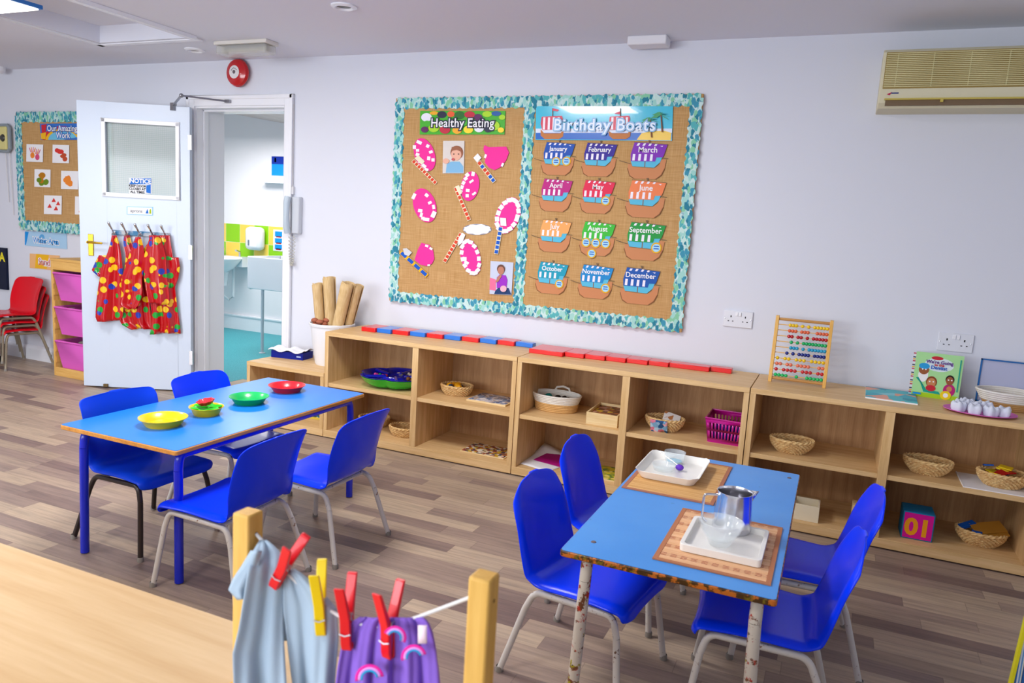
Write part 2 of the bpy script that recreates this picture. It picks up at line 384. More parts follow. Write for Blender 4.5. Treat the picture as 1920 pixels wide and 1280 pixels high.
WG = M('wired_glass', '#d4e0de', .08, alpha=.45); t = NT(WG); tc = t.node('ShaderNodeTexCoord'); sp = t.node('ShaderNodeSeparateXYZ', {0: tc.outputs['Object']})
g = t.math('GREATER_THAN', t.math('MAXIMUM', t.math('ABSOLUTE', t.math('SUBTRACT', t.math('FRACT', t.math('MULTIPLY', sp.outputs[0], 78)), .5)), t.math('ABSOLUTE', t.math('SUBTRACT', t.math('FRACT', t.math('MULTIPLY', sp.outputs[2], 78)), .5))), .42)
t.base(t.mix(g, lin('#dce8e6'), lin('#93a3a2'))); t.l.new(t.math('ADD', t.math('MULTIPLY', g, .35), .42), t.b.inputs['Alpha'])
b = MB(); b.bx(wr, wl, .018, .024, wb, wtp); struct('glass_pane', b, WG, 0, door, world=False)
b = MB(); e = .022
b.bx(wr-e, wl+e, DT, DT+.010, wtp-.004, wtp+e); b.bx(wr-e, wl+e, DT, DT+.010, wb-e, wb+.004); b.bx(wr-e, wr+.004, DT, DT+.010, wb-e, wtp+e); b.bx(wl-.004, wl+e, DT, DT+.010, wb-e, wtp+e)
struct('glazing_bead', b, GLOSSW, .003, door, world=False)
hx_, hz_ = DP(171, 459)
b = MB(); b.bx(hx_-.018, hx_+.018, DT, DT+.008, hz_-.075, hz_+.075); hd = struct('handle_plate', b, BRASS, .003, door, world=False)
b = MB(); b.tube([(hx_, DT, hz_+.02), (hx_, DT+.05, hz_+.02)], .009); b.tube([(hx_, DT+.05, hz_+.02), (hx_-.03, DT+.055, hz_+.02), (hx_-.10, DT+.05, hz_+.018)], [.009, .008, .007]); build('handle', b, BRASS, door, world=False)
b = MB(); 
for z in (.25, 1.0, 1.75): b.bx(-.012, .012, DT-.012, DT+.004, z-.05, z+.05)
build('hinge', b, STEEL, door, .001, world=False)
P1 = dW(*(lambda a: (a[0], DT+.0, 1.96))(DP(325, 192))); P2 = ony(340, 179, -.25); P3 = ony(427, 190, -.03)
b = MB(); b.tube([P1+Vector((0, 0, .03)), P2], .008); b.tube([P2, P3], .006); b.ball(P2, .014); b.box(P3, (.04, .02, .02)); b.box(P1+Vector((0, 0, .02)), (.03, .03, .05))
build('door_closer_arm', b, [M('closer_metal', '#96969c', .3, .8)], door)
b = MB(); b.box((.60, .022, .02), (.03, .07, .02)); build('door_stop', b, M('tan_rubber', '#6f5a38', .6), door, world=False)

# ---------------------------------------------------------------- ceiling fittings
for i, (lx, ly) in enumerate(LED):
    if i == 0: lx, ly = .20, -1.60
    t_ = thing('ceiling_light_panel', ['white lit square ceiling panel hanging below the ceiling recess, top left of the photo', 'lit square ceiling panel over the blue tables', 'lit square ceiling panel at the rear left of the room', 'lit square ceiling panel at the rear middle of the room'][i], 'ceiling light', (lx, ly, H-.03))
    b = MB(); b.bx(-.30, .30, -.30, .30, -.006, .0); build('diffuser', b, M('led_diffuser', '#fff8f0', .5, emit=6), t_, world=False)
    b = MB(); b.bx(-.315, .315, -.315, .315, 0, .02)
    build('frame', b, M('panel_frame', '#3a7ac8', .4), t_, .002, world=False)
    b = MB(); b.bx(-.24, .24, -.24, .24, .02, .03 if i else .128); build('housing', b, WHITE, t_, .002, world=False)
def downlight(u, v, lab):
    p = onz(u, v, H); t_ = thing('downlight', lab, 'ceiling light', (p.x, p.y, H))
    b = MB(); b.lathe([(.062, 0), (.062, -.006), (.045, -.012), (.038, -.006), (.036, .0)], n=28); build('bezel', b, GLOSSW, t_, world=False)
    b = MB(); b.lathe([(.0005, -.004), (.037, -.002)], n=24); build('lamp', b, M('unlit_lamp', '#4c4a3a', .3), t_, world=False)
downlight(365, 93, 'small round unlit downlight in the ceiling left of the exit light'); downlight(645, 11, 'small round unlit downlight at the top edge of the photo')
p = onz(1228, 76, H)
b = MB(); b.bx(-.10, .10, -.05, .05, -.045, 0); o = build('ceiling_sensor', b, WHITE, None, .006); o.location = (3.40, -.10, H)
tag(o, 'small white box on the ceiling above the birthday board', 'sensor')
p = onz(461, 100, 2.235)
t_ = thing('emergency_light', 'white bulkhead emergency light with clear cover on the ceiling above the door', 'emergency light', (p.x, p.y, H))
b = MB(); b.bx(-.20, .20, -.055, .055, -.022, 0); build('base', b, M('cream_plastic', '#dedbd4', .5), t_, .004, world=False)
b = MB(); b.bx(-.19, .19, -.05, .05, -.075, -.022); build('cover', b, M('clear_cover', '#dfe0dc', .1, alpha=.45), t_, .012, world=False)
b = MB(); b.tube([(-.15, 0, -.045), (.15, 0, -.045)], .01); b.box((-.16, 0, -.045), (.02, .03, .03)); b.box((.16, 0, -.045), (.02, .03, .03)); build('tube', b, M('lamp_tube', '#b9b49c', .3), t_, world=False)
p = ony(447, 137, -.03)
t_ = thing('fire_alarm_bell', 'round red fire alarm bell on the wall above the door', 'alarm bell', (p.x, 0, p.z))
R90 = Matrix.Rotation(PI/2, 3, 'X')
b = MB(); b.lathe([(.0, -.0), (.05, 0), (.05, .02), (.085, .024), (.09, .035), (.082, .052), (.055, .066), (.04, .068), (0.0005, .068)], n=36, rot=R90); build('bell', b, M('bell_red', '#c01018', .2, coat=.5), t_, world=False)
b = MB(); b.lathe([(.042, .069), (.0005, .0705)], n=28, rot=R90); build('label_disc', b, M('off_white', '#e4e2e4', .5), t_, world=False)
b = MB(); b.lathe([(.012, .071), (.0005, .075)], n=14, rot=R90)
for k in range(5): b.box((.024*math.cos(k*.5+.6), -.0715, .024*math.sin(k*.5+.6)), (.005, .002, .005))
build('centre_screw', b, M('dark_metal', '#6a6068', .4), t_, world=False)
p = onz(4, 145, 2.28)
b = MB(); b.lathe([(.0005, -.045), (.03, -.045), (.048, -.03), (.052, 0)], n=24); o = build('smoke_detector', b, WHITE, None); o.location = (-1.72, -.10, H); tag(o, 'small white smoke detector on the ceiling at the far left', 'smoke detector')
# air conditioner
t_ = thing('air_conditioner', 'cream wall-mounted air conditioner at the top right', 'air conditioner', (4.49, 0, 1.93))
AC = M('ac_cream', '#d8cf9c', .5); ACW = M('ac_front', '#dcd6b8', .5)
b = MB(); prof = [(0, 0), (-.17, 0), (-.195, .02), (-.20, .04), (-.20, .235), (-.18, .25), (0, .25)]
LA = .80
b.prism(prof, lambda a, c, d: (d, a, c), 0, LA); build('casing', b, ACW, t_, .004, world=False)
b = MB()
for k in range(19): b.box((LA/2, -.203, .088+k*.0078), (LA-.03, .008, .0036))
for k in range(6): b.box((.06+k*.14, -.2025, .158), (.003, .006, .145))
build('grille', b, AC, t_, world=False)
b = MB(); b.bx(.012, LA-.012, -.2012, -.199, .080, .235); build('grille_recess', b, M('ac_recess', '#a08a52', .7), t_, world=False)
b = MB(); b.bx(.03, LA-.03, -.2015, -.19, .008, .036); build('outlet', b, M('ac_slot', '#7a6650', .7), t_, world=False)
b = MB(); b.box((LA/2, -.207, .034), (LA-.05, .012, .007)); b.box((.25, -.207, .028), (.012, .014, .016)); build('louvre', b, M('ac_louvre', '#c9b65c', .45), t_, world=False)
b = MB(); b.add([(.032, -.2025, .056), (.044, -.2025, .052), (.052, -.2025, .066)], [(0, 1, 2)], 0); b.box((.064, -.2025, .061), (.03, .001, .005), None, 1)
build('badge', b, [M('badge_red', '#b8104a', .4), M('badge_blue', '#1a2a7a', .4)], t_, world=False)

# ---------------------------------------------------------------- sockets, phone
def socket(u, v, lab):
    p = ony(u, v, 0); t_ = thing('double_socket', lab, 'wall socket', (p.x, 0, p.z))
    b = MB(); b.bx(-.073, .073, -.009, 0, -.043, .043); build('face_plate', b, M('socket_white', '#dfe2ea', .3), t_, .003, world=False)
    b = MB()
    for s in (-.036, .036):
        b.box((s, -.0095, .012), (.005, .001, .010)); b.box((s-.011, -.0095, -.012), (.007, .001, .004)); b.box((s+.011, -.0095, -.012), (.007, .001, .004))
    build('pin_holes', b, BLACK, t_, world=False)
    b = MB()
    for s in (-.064, .064): b.lathe([(.0005, .0100), (.003, .0095)], (s, 0, 0), 10, rot=R90)
    build('screw', b, STEEL, t_, world=False)
    for s in (-.008, .008):
        b = MB(); b.box((s, -.011, .026), (.013, .006, .020)); build('switch', b, GLOSSW, t_, .001, world=False)
socket(1384, 598, 'white double wall socket below the right end of the big pinboard'); socket(1791, 642, 'white double wall socket above the green picture book')
p = ony(552, 405, 0)
t_ = thing('wall_phone', 'white wall phone handset with coiled cord beside the door frame', 'phone', (1.09, 0, 1.30))
b = MB(); b.bx(.0, .06, -.04, 0, -.12, .12); build('base', b, GREY, t_, .008, world=False)
b = MB(); b.tube([(-.02, -.05, -.115), (-.02, -.062, -.08), (-.02, -.066, 0), (-.02, -.062, .08), (-.02, -.05, .115)], [.022, .021, .018, .021, .022], 14); build('handset', b, M('handset', '#b9c8d4', .3), t_, .0, world=False)
b = MB(); pts = []
for k in range(220):
    s = k/219; an = s*2*PI*26; cx_ = .02*math.sin(s*PI*1)+(-.02 if s < .5 else .02)*(1-abs(2*s-1)*0); zz = -.13-.20*math.sin(PI*s)
    cx_ = -.018*math.cos(PI*s)
    pts.append((cx_+.0085*math.cos(an), -.03+.0085*math.sin(an), zz))
b.tube(pts, .0022, 5); build('coiled_cord', b, M('cord_grey', '#c8c6bc', .4), t_, world=False)
b = MB(); b.box((-.02, -.010, .16), (.03, .02, .05)); b.tube([(-.02, -.006, .17), (-.022, -.006, .71)], .004, 6); build('cable', b, M('cable_white', '#d9d8da', .5), t_, world=False)

# left edge: corded wall device, dark board
t_ = thing('wall_bell_unit', 'cream and yellow device with hanging cords at the left edge of the photo', 'wall device', (-1.80, 0, 1.77))
b = MB(); b.tube([(.055, -.03, -.10), (.075, -.03, -.08), (.075, -.03, .08), (.055, -.03, .10), (-.05, -.03, .10), (-.07, -.03, .08), (-.07, -.03, -.08), (-.05, -.03, -.10)], .014, 8, True); build('case', b, M('device_grey', '#8e98a0', .4), t_, world=False)
b = MB(); b.bx(-.06, .06, -.05, 0, -.09, .09); build('body', b, M('device_cream', '#d8cf8a', .4), t_, .01, world=False)
b = MB(); b.lathe([(.0005, .06), (.02, .06), (.03, .05)], (0.02, 0, -.0), 18, rot=R90); build('dial', b, M('dial_dark', '#3c3c34', .3), t_, world=False)
b = MB(); b.tube([(.0, -.02, -.09), (.005, -.01, -.5)], .003, 6); b.tube([(.05, -.02, -.09), (.055, -.01, -.6)], .003, 6); build('cord', b, M('cable_white', '#d9d8da', .5), t_, world=False)
p = ony(10, 465, -.02); p2 = ony(10, 668, -.02)
t_ = thing('notice_board', 'dark navy board with a yellow letter cut off by the left edge of the photo', 'notice board', (p.x-.30, 0, 0))
b = MB(); b.bx(0, .30, -.02, 0, .55, p.z); build('panel', b, M('navy', '#0a1430', .4), t_, .002, world=False)
letters('A', .10, (.26, -.0215, p.z-.08), EX, EZ, M('yellow_print', '#e8dc2a', .5), t_, .004) if False else letters('A', .10, (p.x-.045, -.0215, p.z-.08), EX, EZ, M('yellow_print', '#e8dc2a', .5), t_, .004)

# ---------------------------------------------------------------- washroom furniture
t_ = thing('trough_sink', 'long white box sink on a steel leg in the washroom', 'sink', (-.62, 1.40, 0))
SX = 1.2+.62-.005
b = MB(); b.bx(0, SX, 0, .02, .60, .90); b.bx(0, .02, .02, .45, .60, .90); b.bx(.02, SX, .43, .45, .60, .90); b.bx(.02, SX, .02, .43, .60, .66); build('basin', b, CERAM, t_, .008, world=False)
b = MB(); b.tube([(.16, .03, 0), (.16, .03, .60)], .014); b.lathe([(.03, 0), (.03, .006), (.014, .01)], (.16, .03, 0), 16); build('leg', b, M('leg_white', '#c2ccd6', .35), t_, world=False)
b = MB(); b.tube([(.40, .1, .60), (.40, .1, .53), (.44, .1, .50), (.47, .1, .53), (.47, .1, .60)], .014); build('waste_pipe', b, M('pipe_white', '#d4dce2', .4), t_, world=False)
t_ = thing('wash_basin', 'white wall-hung wash basin under the yellow and green tiles', 'sink', (-1.70, WY-.01, .80))
b = MB()
b.lathe([(.0, -.16), (.10, -.15), (.17, -.10), (.235, -.02), (.245, 0), (.235, .012), (.215, .0), (.15, -.07), (.0005, -.10)], (0, -.26, 0), 32, 1.05, .95); b.bx(-.22, .22, -.14, 0, -.09, .02); b.tube([(0, -.2, -.14), (0, -.2, -.30)], [.07, .05], 14)
build('bowl', b, CERAM, t_, world=False)
b = MB()
for s in (-.12, .12): b.tube([(s, -.07, .01), (s, -.07, .07), (s, -.13, .085)], .012)
b.lathe([(.0005, .10), (.02, .10), (.02, .075)], (-.12, -.07, 0), 12); build('tap', b, CHROME, t_, world=False)
b = MB(); b.tube([(.08, -.12, -.1), (.08, -.12, -.42), (.02, -.12, -.46), (.0, -.2, -.40), (.0, -.2, -.30)], .014); build('waste_pipe', b, M('pipe_white', '#d4dce2', .4), t_, world=False)
t_ = thing('paper_towel_dispenser', 'rounded white paper towel dispenser on the coloured tiles', 'dispenser', (-1.38, WY-.01, 1.05))
b = MB(); b.bx(-.11, .11, -.11, 0, -.15, .10); build('case', b, GLOSSW, t_, .045, world=False)
b = MB(); b.box((-.04, -.113, -.07), (.02, .006, .06)); build('lever', b, M('lever', '#6d7a8a', .3), t_, .002, world=False)
def flat(name, u0, v0, u1, v1, y, lab, cat, mats, cells, d=.004):
    a = ony(u0, v0, y); c = ony(u1, v1, y); b = MB(); b.bx(a.x, c.x, y-d, y-.0005, c.z, a.z, 0)
    for (s0, t0, s1, t1, mi) in cells: b.bx(a.x+(c.x-a.x)*s0, a.x+(c.x-a.x)*s1, y-d-.0015, y-d, c.z+(a.z-c.z)*t0, c.z+(a.z-c.z)*t1, mi)
    return tag(build(name, b, mats), lab, cat)
PW, PB1, PB2, PSK, PRD = M('paper_white', '#e8e8ee', .6), M('print_navy', '#1032a0', .5), M('print_azure', '#1490e0', .5), M('skin_print', '#e0a878', .6), M('print_red', '#c82838', .5)
flat('washroom_poster', 510, 293, 545, 330, WY, 'blue poster on the washroom wall', 'poster', [PB2, PB1, PW], [(0, .6, 1, 1, 1), (.15, .7, .25, .92, 2)])
flat('instruction_card', 513, 430, 540, 472, WY-.008, 'white hand washing picture card on the green tiles', 'poster', [PW, PB2, PRD], [(.12, .68, .6, .92, 1), (.2, .64, .55, .70, 2), (.12, .38, .6, .60, 1), (.2, .34, .55, .40, 2), (.12, .08, .6, .30, 1), (.2, .05, .55, .12, 2)])
a_ = ony(498, 341, WY); b = MB(); b.bx(a_.x, a_.x+.45, WY-.12, WY, a_.z-.012, a_.z); tag(build('wall_shelf', b, GLOSSW), 'thin white shelf below the blue poster in the washroom', 'shelf')

# ================================================================== SHELVING
def shelf_unit(lab, x0, w, d, h, n, shelf=None, group=None):
    t_ = thing('shelf_unit', lab, 'shelving unit', (x0, 0, 0), 0, group)
    tk = .025; g = .002; yb, yf = -.035, -d; SK = .03
    b = MB(); b.bx(g, w-g, yf, yb, h-tk, h); build('top_panel', b, OAK, t_, .0015, world=False)
    b = MB(); b.bx(g, w-g, yf+.0, yb, .006, .006+SK+.012); build('base_panel', b, OAK, t_, .0015, world=False)
    for xx in (g, w-g-tk):
        b = MB(); b.bx(xx, xx+tk, yf+.001, yb, .048, h-tk); build('side_panel', b, OAKV, t_, .001, world=False)
    b = MB(); b.bx(g+tk, w-g-tk, yb-.008, yb, .048, h-tk); build('back_panel', b, OAKB, t_, world=False)
    cw = (w-2*g-2*tk)/n
    for k in range(1, n):
        xx = g+tk+cw*k; b = MB(); b.bx(xx-.019, xx+.019, yf+.002, yb-.008, .048, h-tk); build('divider', b, OAKV, t_, .001, world=False)
    if shelf:
        for k in range(n):
            a = g+tk+cw*k+(.019 if k else 0); c = g+tk+cw*(k+1)-(.019 if k < n-1 else 0)
            b = MB(); b.bx(a, c, yf+.008, yb-.008, shelf-.022, shelf); build('shelf', b, OAK, t_, .001, world=False)
    return t_
SD, SH, SS, SB = .465, .640, .335, .048
XA, XB, XC, XD = 1.7043, 2.935, 4.106, 5.277
shelf_unit('low oak shelf unit holding the tissue box and white bucket', 1.1139, XA-1.1139, SD, .390, 1)
shelf_unit('left tall oak shelf unit of the row, under the red and blue blocks', XA, XB-XA, SD, SH, 2, SS)
shelf_unit('middle tall oak shelf unit of the row, under the all-red blocks', XB, XC-XB, SD, SH, 2, SS)
shelf_unit('right tall oak shelf unit of the row, under the abacus and picture book', XC, XD-XC, SD, SH, 2, SS)

# ---------------------------------------------------------------- counter in the foreground
CT = .65
t_ = thing('foreground_cabinet', 'long pale wood cabinet top in the bottom left corner of the photo', 'cabinet', (0, 0, 0))
b = MB(); b.bx(1.6, 4.35, -3.60, -3.148, CT-.025, CT); build('top_panel', b, wood('oak_top', '#cfb187', '#bd9a6c', 'x', .45, .5), t_, .002)
for xx in (1.6, 2.5, 3.4, 4.325):
    b = MB(); b.bx(xx, xx+.025, -3.59, -3.155, .05, CT-.025); build('side_panel', b, OAKV, t_)
b = MB(); b.bx(1.6, 4.35, -3.17, -3.156, .0, CT-.026); build('back_panel', b, OAKV, t_)
b = MB(); b.bx(1.6, 4.35, -3.59, -3.17, .0, .05); build('base_panel', b, OAK, t_)
b = MB(); b.bx(1.626, 4.324, -3.58, -3.171, .33, .35); build('shelf', b, OAK, t_)

# ================================================================== CHAIRS
def rounded(path, r=.03, n=5):
    """poly-line with filleted corners"""
    P = [Vector(p) for p in path]; out = [P[0]]
    for i in range(1, len(P)-1):
        a, b_, c = P[i-1], P[i], P[i+1]; u = (a-b_); w = (c-b_); d = min(r, u.length*.45, w.length*.45)
        p0 = b_+u.normalized()*d; p2 = b_+w.normalized()*d
        for k in range(n+1):
            s = k/n; out.append(p0*(1-s)**2+b_*2*s*(1-s)+p2*s*s)
    return out+[P[-1]]
def chair_shell(style):
    """seat and back in one moulded sheet, facing +x"""
    # centre-line profile (x,z) from the seat's front lip to the top of the back
    dx_ = {'round': 0., 'square': .008, 'wide': .045}[style]
    prof = rounded([(.185, 0, .262), (.178, 0, .296), (.06, 0, .300), (-.115, 0, .286), (-.158+dx_*.3, 0, .37), (-.215+dx_, 0, .565)], .075, 7)
    L = [0]
    for a, c in zip(prof, prof[1:]): L.append(L[-1]+(c-a).length)
    tot = L[-1]
    def at(s):
        s = min(max(s, 0), tot)
        for i in range(len(L)-1):
            if s <= L[i+1]+1e-9:
                k = (s-L[i])/max(L[i+1]-L[i], 1e-9); p = prof[i].lerp(prof[i+1], k); t = (prof[i+1]-prof[i]).normalized(); return p, t
    sb = .33   # arc length where seat turns into back
    top = {'round': (.150, .118, 2.7, .115), 'square': (.165, .165, 4.0, .07), 'wide': (.168, .172, 5.0, .06)}[style]
    wb, wt, pw, hr = top
    NR, NCc = 64, 19; rows = []
    for i in range(NR):
        s = i/(NR-1)
        s = (1-math.cos(PI*s))/2*.5+s*.5
        sl = s*tot; p, t = at(sl)
        # half width
        if sl < sb:
            k = sl/sb; w = .178*(1-k)+.160*k+.0*k
            w = .176-.018*k
            fl = .045
            if sl < fl: w *= (1-(1-sl/fl)**3.2)**(1/3.2)*.30+.70
        else:
            k = (sl-sb)/(tot-sb); w = .158+(wb-.158)*min(1, k*2.2)+(wt-wb)*max(0, k-.35)/.65
            if style == 'round': w = .158+.004*math.sin(PI*k)-.016*k
            rem = tot-sl
            if rem < hr: kk_ = (1-(1-rem/hr)**pw)**(1/pw); w *= max(.16, kk_)
        nrm = Vector((t.z, 0, -t.x)) if False else Vector((-t.z, 0, t.x))   # towards the outside/below
        nrm = Vector((t.z, 0, -t.x)); 
        # outside = below the seat / behind the back
        if nrm.z > 0 and sl < sb*.8: nrm = -nrm
        out = Vector((t.z, 0, -t.x)); inn = -out
        # t points backwards along the seat (-x) then up; out for seat = (tz,0,-tx)=(0,0,1) -> up ; so flip
        out = Vector((-t.z, 0, t.x))
        row = []
        for j in range(NCc):
            v = -1+2*j/(NCc-1); vv = math.copysign(abs(v)**.8, v)
            kk = (sl-sb)/(tot-sb) if sl > sb else 0
            dish = (.010 if sl < sb else .022*math.sin(PI*min(1, kk*1.0)*.9+.2))*(abs(vv)**2)+(0 if style == 'round' or sl < sb else .016*min(1, kk*4)*min(1, (tot-sl)/.05)*abs(vv)**6)
            curl = max(0, abs(vv)-.86)/.14*(1 if sl < sb else min(1, (tot-sl)/.06))
            off = -dish+(.016 if style == 'round' or sl < sb else .006)*curl**1.6
            row.append(p+out*off+Vector((0, w*vv, 0)))
        rows.append(row)
    # rolled top lip
    last = rows[-1]; p, t = at(tot)
    rows.append([q+Vector((-t.z, 0, t.x))*.006+t*.003 for q in last])
    b = MB(); b.grid(rows); return b
def make_chair(style, shell_mat, leg_mat, lab, h=1., feet=RUBBER):
    t_ = thing('nursery_chair', lab, 'chair', (0, 0, 0))
    sh = build('seat_shell', chair_shell(style), shell_mat, t_, angle=60, solid=.006, sub=1)
    r = .0098
    for s in (-1, 1):
        b = MB(); b.tube(rounded([(.162, .155*s, .215), (.145, .148*s, .272), (-.105, .142*s, .262), (-.130, .150*s, .205)], .04, 5), r, 12); build('side_rail', b, leg_mat, t_)
        b = MB(); b.tube([(.162, .155*s, .215), (.190, .180*s, .010)], r, 12); lg = build('leg', b, leg_mat, t_)
        b = MB(); b.lathe([(.0005, 0), (.0115, 0), (.0115, .014), (r, .018)], (.1915, .181*s, 0), 12); build('rubber_foot', b, feet, lg)
        b = MB(); b.tube([(-.130, .150*s, .205), (-.185, .180*s, .010)], r, 12); lg = build('leg', b, leg_mat, t_)
        b = MB(); b.lathe([(.0005, 0), (.0115, 0), (.0115, .014), (r, .018)], (-.187, .181*s, 0), 12); build('rubber_foot', b, feet, lg)
    for xx, zz in ((.10, .272), (-.075, .264)):
        b = MB(); b.tube([(xx, -.146, zz), (xx, .146, zz)], .0085, 10); build('cross_bar', b, leg_mat, t_)
    return t_
def put(ch, x, y, rz): ch.location = (x, y, 0); ch.rotation_euler = (0, 0, rz)
G1 = 'chairs around the long table'; G2 = 'chairs around the table with place mats'
c0 = make_chair('round', BLUE, CHIPW, 'shiny blue chair at the near left of the table with place mats'); c0['group'] = G2
put(c0, 3.838, -1.965, math.radians(-8))
dup(c0, (3.812, -1.500, 0), math.radians(-7), 'shiny blue chair in front of the magenta card, at the table with place mats', G2)
dup(c0, (4.345, -1.930, 0), math.radians(184), 'large shiny blue chair at the near right of the place-mat table', G2)
dup(c0, (4.408, -1.500, 0), math.radians(187), 'blue chair mostly hidden behind the near right chair, closest to the wooden blocks', G2)
c1 = make_chair('square', BLUE, CHIPW, 'white-legged blue chair nearest the camera, right of the long table'); c1['group'] = G1
put(c1, 2.553, -2.068, math.radians(180))
dup(c1, (2.625, -1.64, 0), math.radians(180), 'blue chair right of the long table, the one nearest the shelves', G1)
dup(c1, (1.985, -1.50, 0), math.radians(0), 'blue chair at the far left of the long table, before the open door', G1)
c2 = make_chair('wide', BLUE2, LEGDARK, 'matt blue chair with dark brown legs at the near left of the long table'); c2['group'] = G1
put(c2, 1.985, -1.950, math.radians(-2))
t_ = make_chair('square', RED, LEGGREY, 'red chair at the bottom of the stack against the wall'); t_['group'] = 'stacked red chairs'
t_.location = (-1.475, -.22, 0); t_.rotation_euler = (0, 0, math.radians(-90))
for k, s_ in ((1, 'second lowest red chair of the stack against the wall'), (2, 'top red chair of the stack against the wall')):
    dup(t_, (-1.475, -.22-.022*k, .062*k), math.radians(-90), s_, 'stacked red chairs')

# ================================================================== TABLES
def table(lab, x0, x1, y0, y1, h, top_mat, edge_mat, leg_mat, legr, splay):
    t_ = thing('classroom_table', lab, 'table', ((x0+x1)/2, (y0+y1)/2, 0))
    def rr(x0, x1, y0, y1, r=.02):
        o = []
        for cx_, cy_, a0 in ((x1-r, y1-r, 0), (x0+r, y1-r, 90), (x0+r, y0+r, 180), (x1-r, y0+r, 270)):
            for k in range(5): a = math.radians(a0+k*22.5); o.append((cx_+r*math.cos(a), cy_+r*math.sin(a)))
        return o
    b = MB(); b.prism(rr(x0, x1, y0, y1, .012), lambda a, c, d: (a, c, d), h-.018, h-.0015); build('table_edge', b, edge_mat, t_, .003)
    b = MB(); b.prism(rr(x0+.003, x1-.003, y0+.003, y1-.003, .010), lambda a, c, d: (a, c, d), h-.0015, h); build('table_top', b, top_mat, t_)
    for xx, s in ((x0+.06, -1), (x1-.045, 1)):
        b = MB(); b.tube(rounded([(xx, y0+.05, h-.09), (xx, y0+.056, h-.034), (xx, y1-.056, h-.034), (xx, y1-.05, h-.09)], .045, 6), legr, 14); build('leg_rail', b, leg_mat, t_)
        for yy, sy in ((y0+.05, -1), (y1-.05, 1)):
            b = MB(); b.tube([(xx, yy, h-.09), (xx+splay*s, yy+splay*sy, .004)], legr, 14, cap=True); build('leg', b, leg_mat, t_)
    for yy in (y0+.18, y1-.18):
        b = MB(); b.bx(x0+.05, x1-.035, yy-.012, yy+.012, h-.042, h-.02); build('cross_bar', b, leg_mat, t_)
    return t_
EDGEW = wood('table_edge_wood', '#d79a52', '#b8762e', 'y', .4)
EDGEO = M('worn_orange_edge', '#d88434', .35); _t = NT(EDGEO); _v = _t.coord('Object'); _n = _t.noise(_v, 34, 4, .7)
_t.base(_t.mix(_t.ramp(_n, [(.46, '#000000'), (.52, '#ffffff')]), lin('#c06a20'), _t.ramp(_t.noise(_v, 26, 3, .6), [(0, '#2a1c10'), (.5, '#4a3010'), (.56, '#7c6a18'), (.62, '#33201a')])))
TB2 = M('worn_table_blue', '#3f92e6', .35); _t = NT(TB2); _v = _t.coord('Object'); _n = _t.noise(_v, 30, 5, .75)
_t.base(_t.mix(_t.ramp(_n, [(.66, '#000000'), (.70, '#ffffff')]), _t.mix(_t.noise(_v, 5, 4), lin('#358be2'), lin('#5aa4ee')), lin('#2a78b8')))
table('long table with a glossy blue top and dark blue legs', 1.883, 2.459, -2.234, -1.142, .50, TBLUE, EDGEW, LEGB, .0155, .004)
t2 = table('worn blue table with place mats and paint-spattered legs', 3.845, 4.375, -2.29, -1.247, .50, TB2, EDGEO, CHIPT, .0155, .012)
for u, v in ((1113, 1016), (1480, 896)):
    p = onz(u, v, .5); b = MB(); b.lathe([(.0005, .502), (.006, .502), (.008, .4995)], (p.x, p.y, 0), 12); build('screw_cap', b, M('dark_metal', '#6a6068', .4), t2)

# ================================================================== PINBOARDS
def scallop(x0, z0, x1, z1, w, step=.034, amp=.006):
    """strip from (x0,z0) to (x1,z1), both edges scalloped"""
    dx, dz = x1-x0, z1-z0; L = math.hypot(dx, dz); ux, uz = dx/L, dz/L; nx, nz = -uz, ux
    n = int(L/step)*4; A, B_ = [], []
    for i in range(n+1):
        s = L*i/n; o = w/2+amp*abs(math.sin(PI*s/step))+amp*.6*math.sin(s*141)
        o2 = w/2+amp*abs(math.cos(PI*s/step))+amp*.6*math.sin(s*97+1)
        A.append((x0+ux*s+nx*o, z0+uz*s+nz*o)); B_.append((x0+ux*s-nx*o2, z0+uz*s-nz*o2))
    return A, B_
def border(b, x0, z0, x1, z1, w, y):
    A, B_ = scallop(x0, z0, x1, z1, w); n = len(A)
    vs = [(a[0], y, a[1]) for a in A]+[(c[0], y, c[1]) for c in B_]+[(a[0], y+.003, a[1]) for a in A]+[(c[0], y+.003, c[1]) for c in B_]
    fs = [(i, i+1, n+i+1, n+i) for i in range(n-1)]+[(i, i+1, 2*n+i+1, 2*n+i) for i in range(n-1)]+[(n+i, n+i+1, 3*n+i+1, 3*n+i) for i in range(n-1)]
    b.add(vs, fs)
BY = -.022
a = ony(745, 185, 0); c = ony(1316, 178, 0); d_ = ony(735, 565, 0); e_ = ony(1283, 620, 0); mt = ony(993, 180, 0); mb_ = ony(978, 594, 0)
bx0, bx1, bz0, bz1 = (a.x+d_.x)/2, (c.x+e_.x)/2, (d_.z+e_.z)/2, (a.z+c.z)/2; bmx = (mt.x+mb_.x)/2
t_ = thing('pinboard', 'large hessian pinboard with teal leaf borders, healthy eating and birthday boats displays', 'pinboard', ((bx0+bx1)/2, 0, bz0))
b = MB(); b.bx(bx0, bx1, BY, -.001, bz0, bz1); build('board', b, HESS, t_)
BW = .056
b = MB()
for s in ((bx0+.01, bz1-.03, bx1-.01, bz1-.03), (bx0+.01, bz0+.03, bx1-.01, bz0+.03), (bx0+.03, bz0+.02, bx0+.03, bz1-.02), (bx1-.03, bz0+.02, bx1-.03, bz1-.02), (bmx, bz0+.05, bmx, bz1-.05)):
    bb = MB(); border(bb, *s, BW, BY-.003-.0005*(s[0] == s[2])); build('border', bb, LEAF, t_, smooth=False)
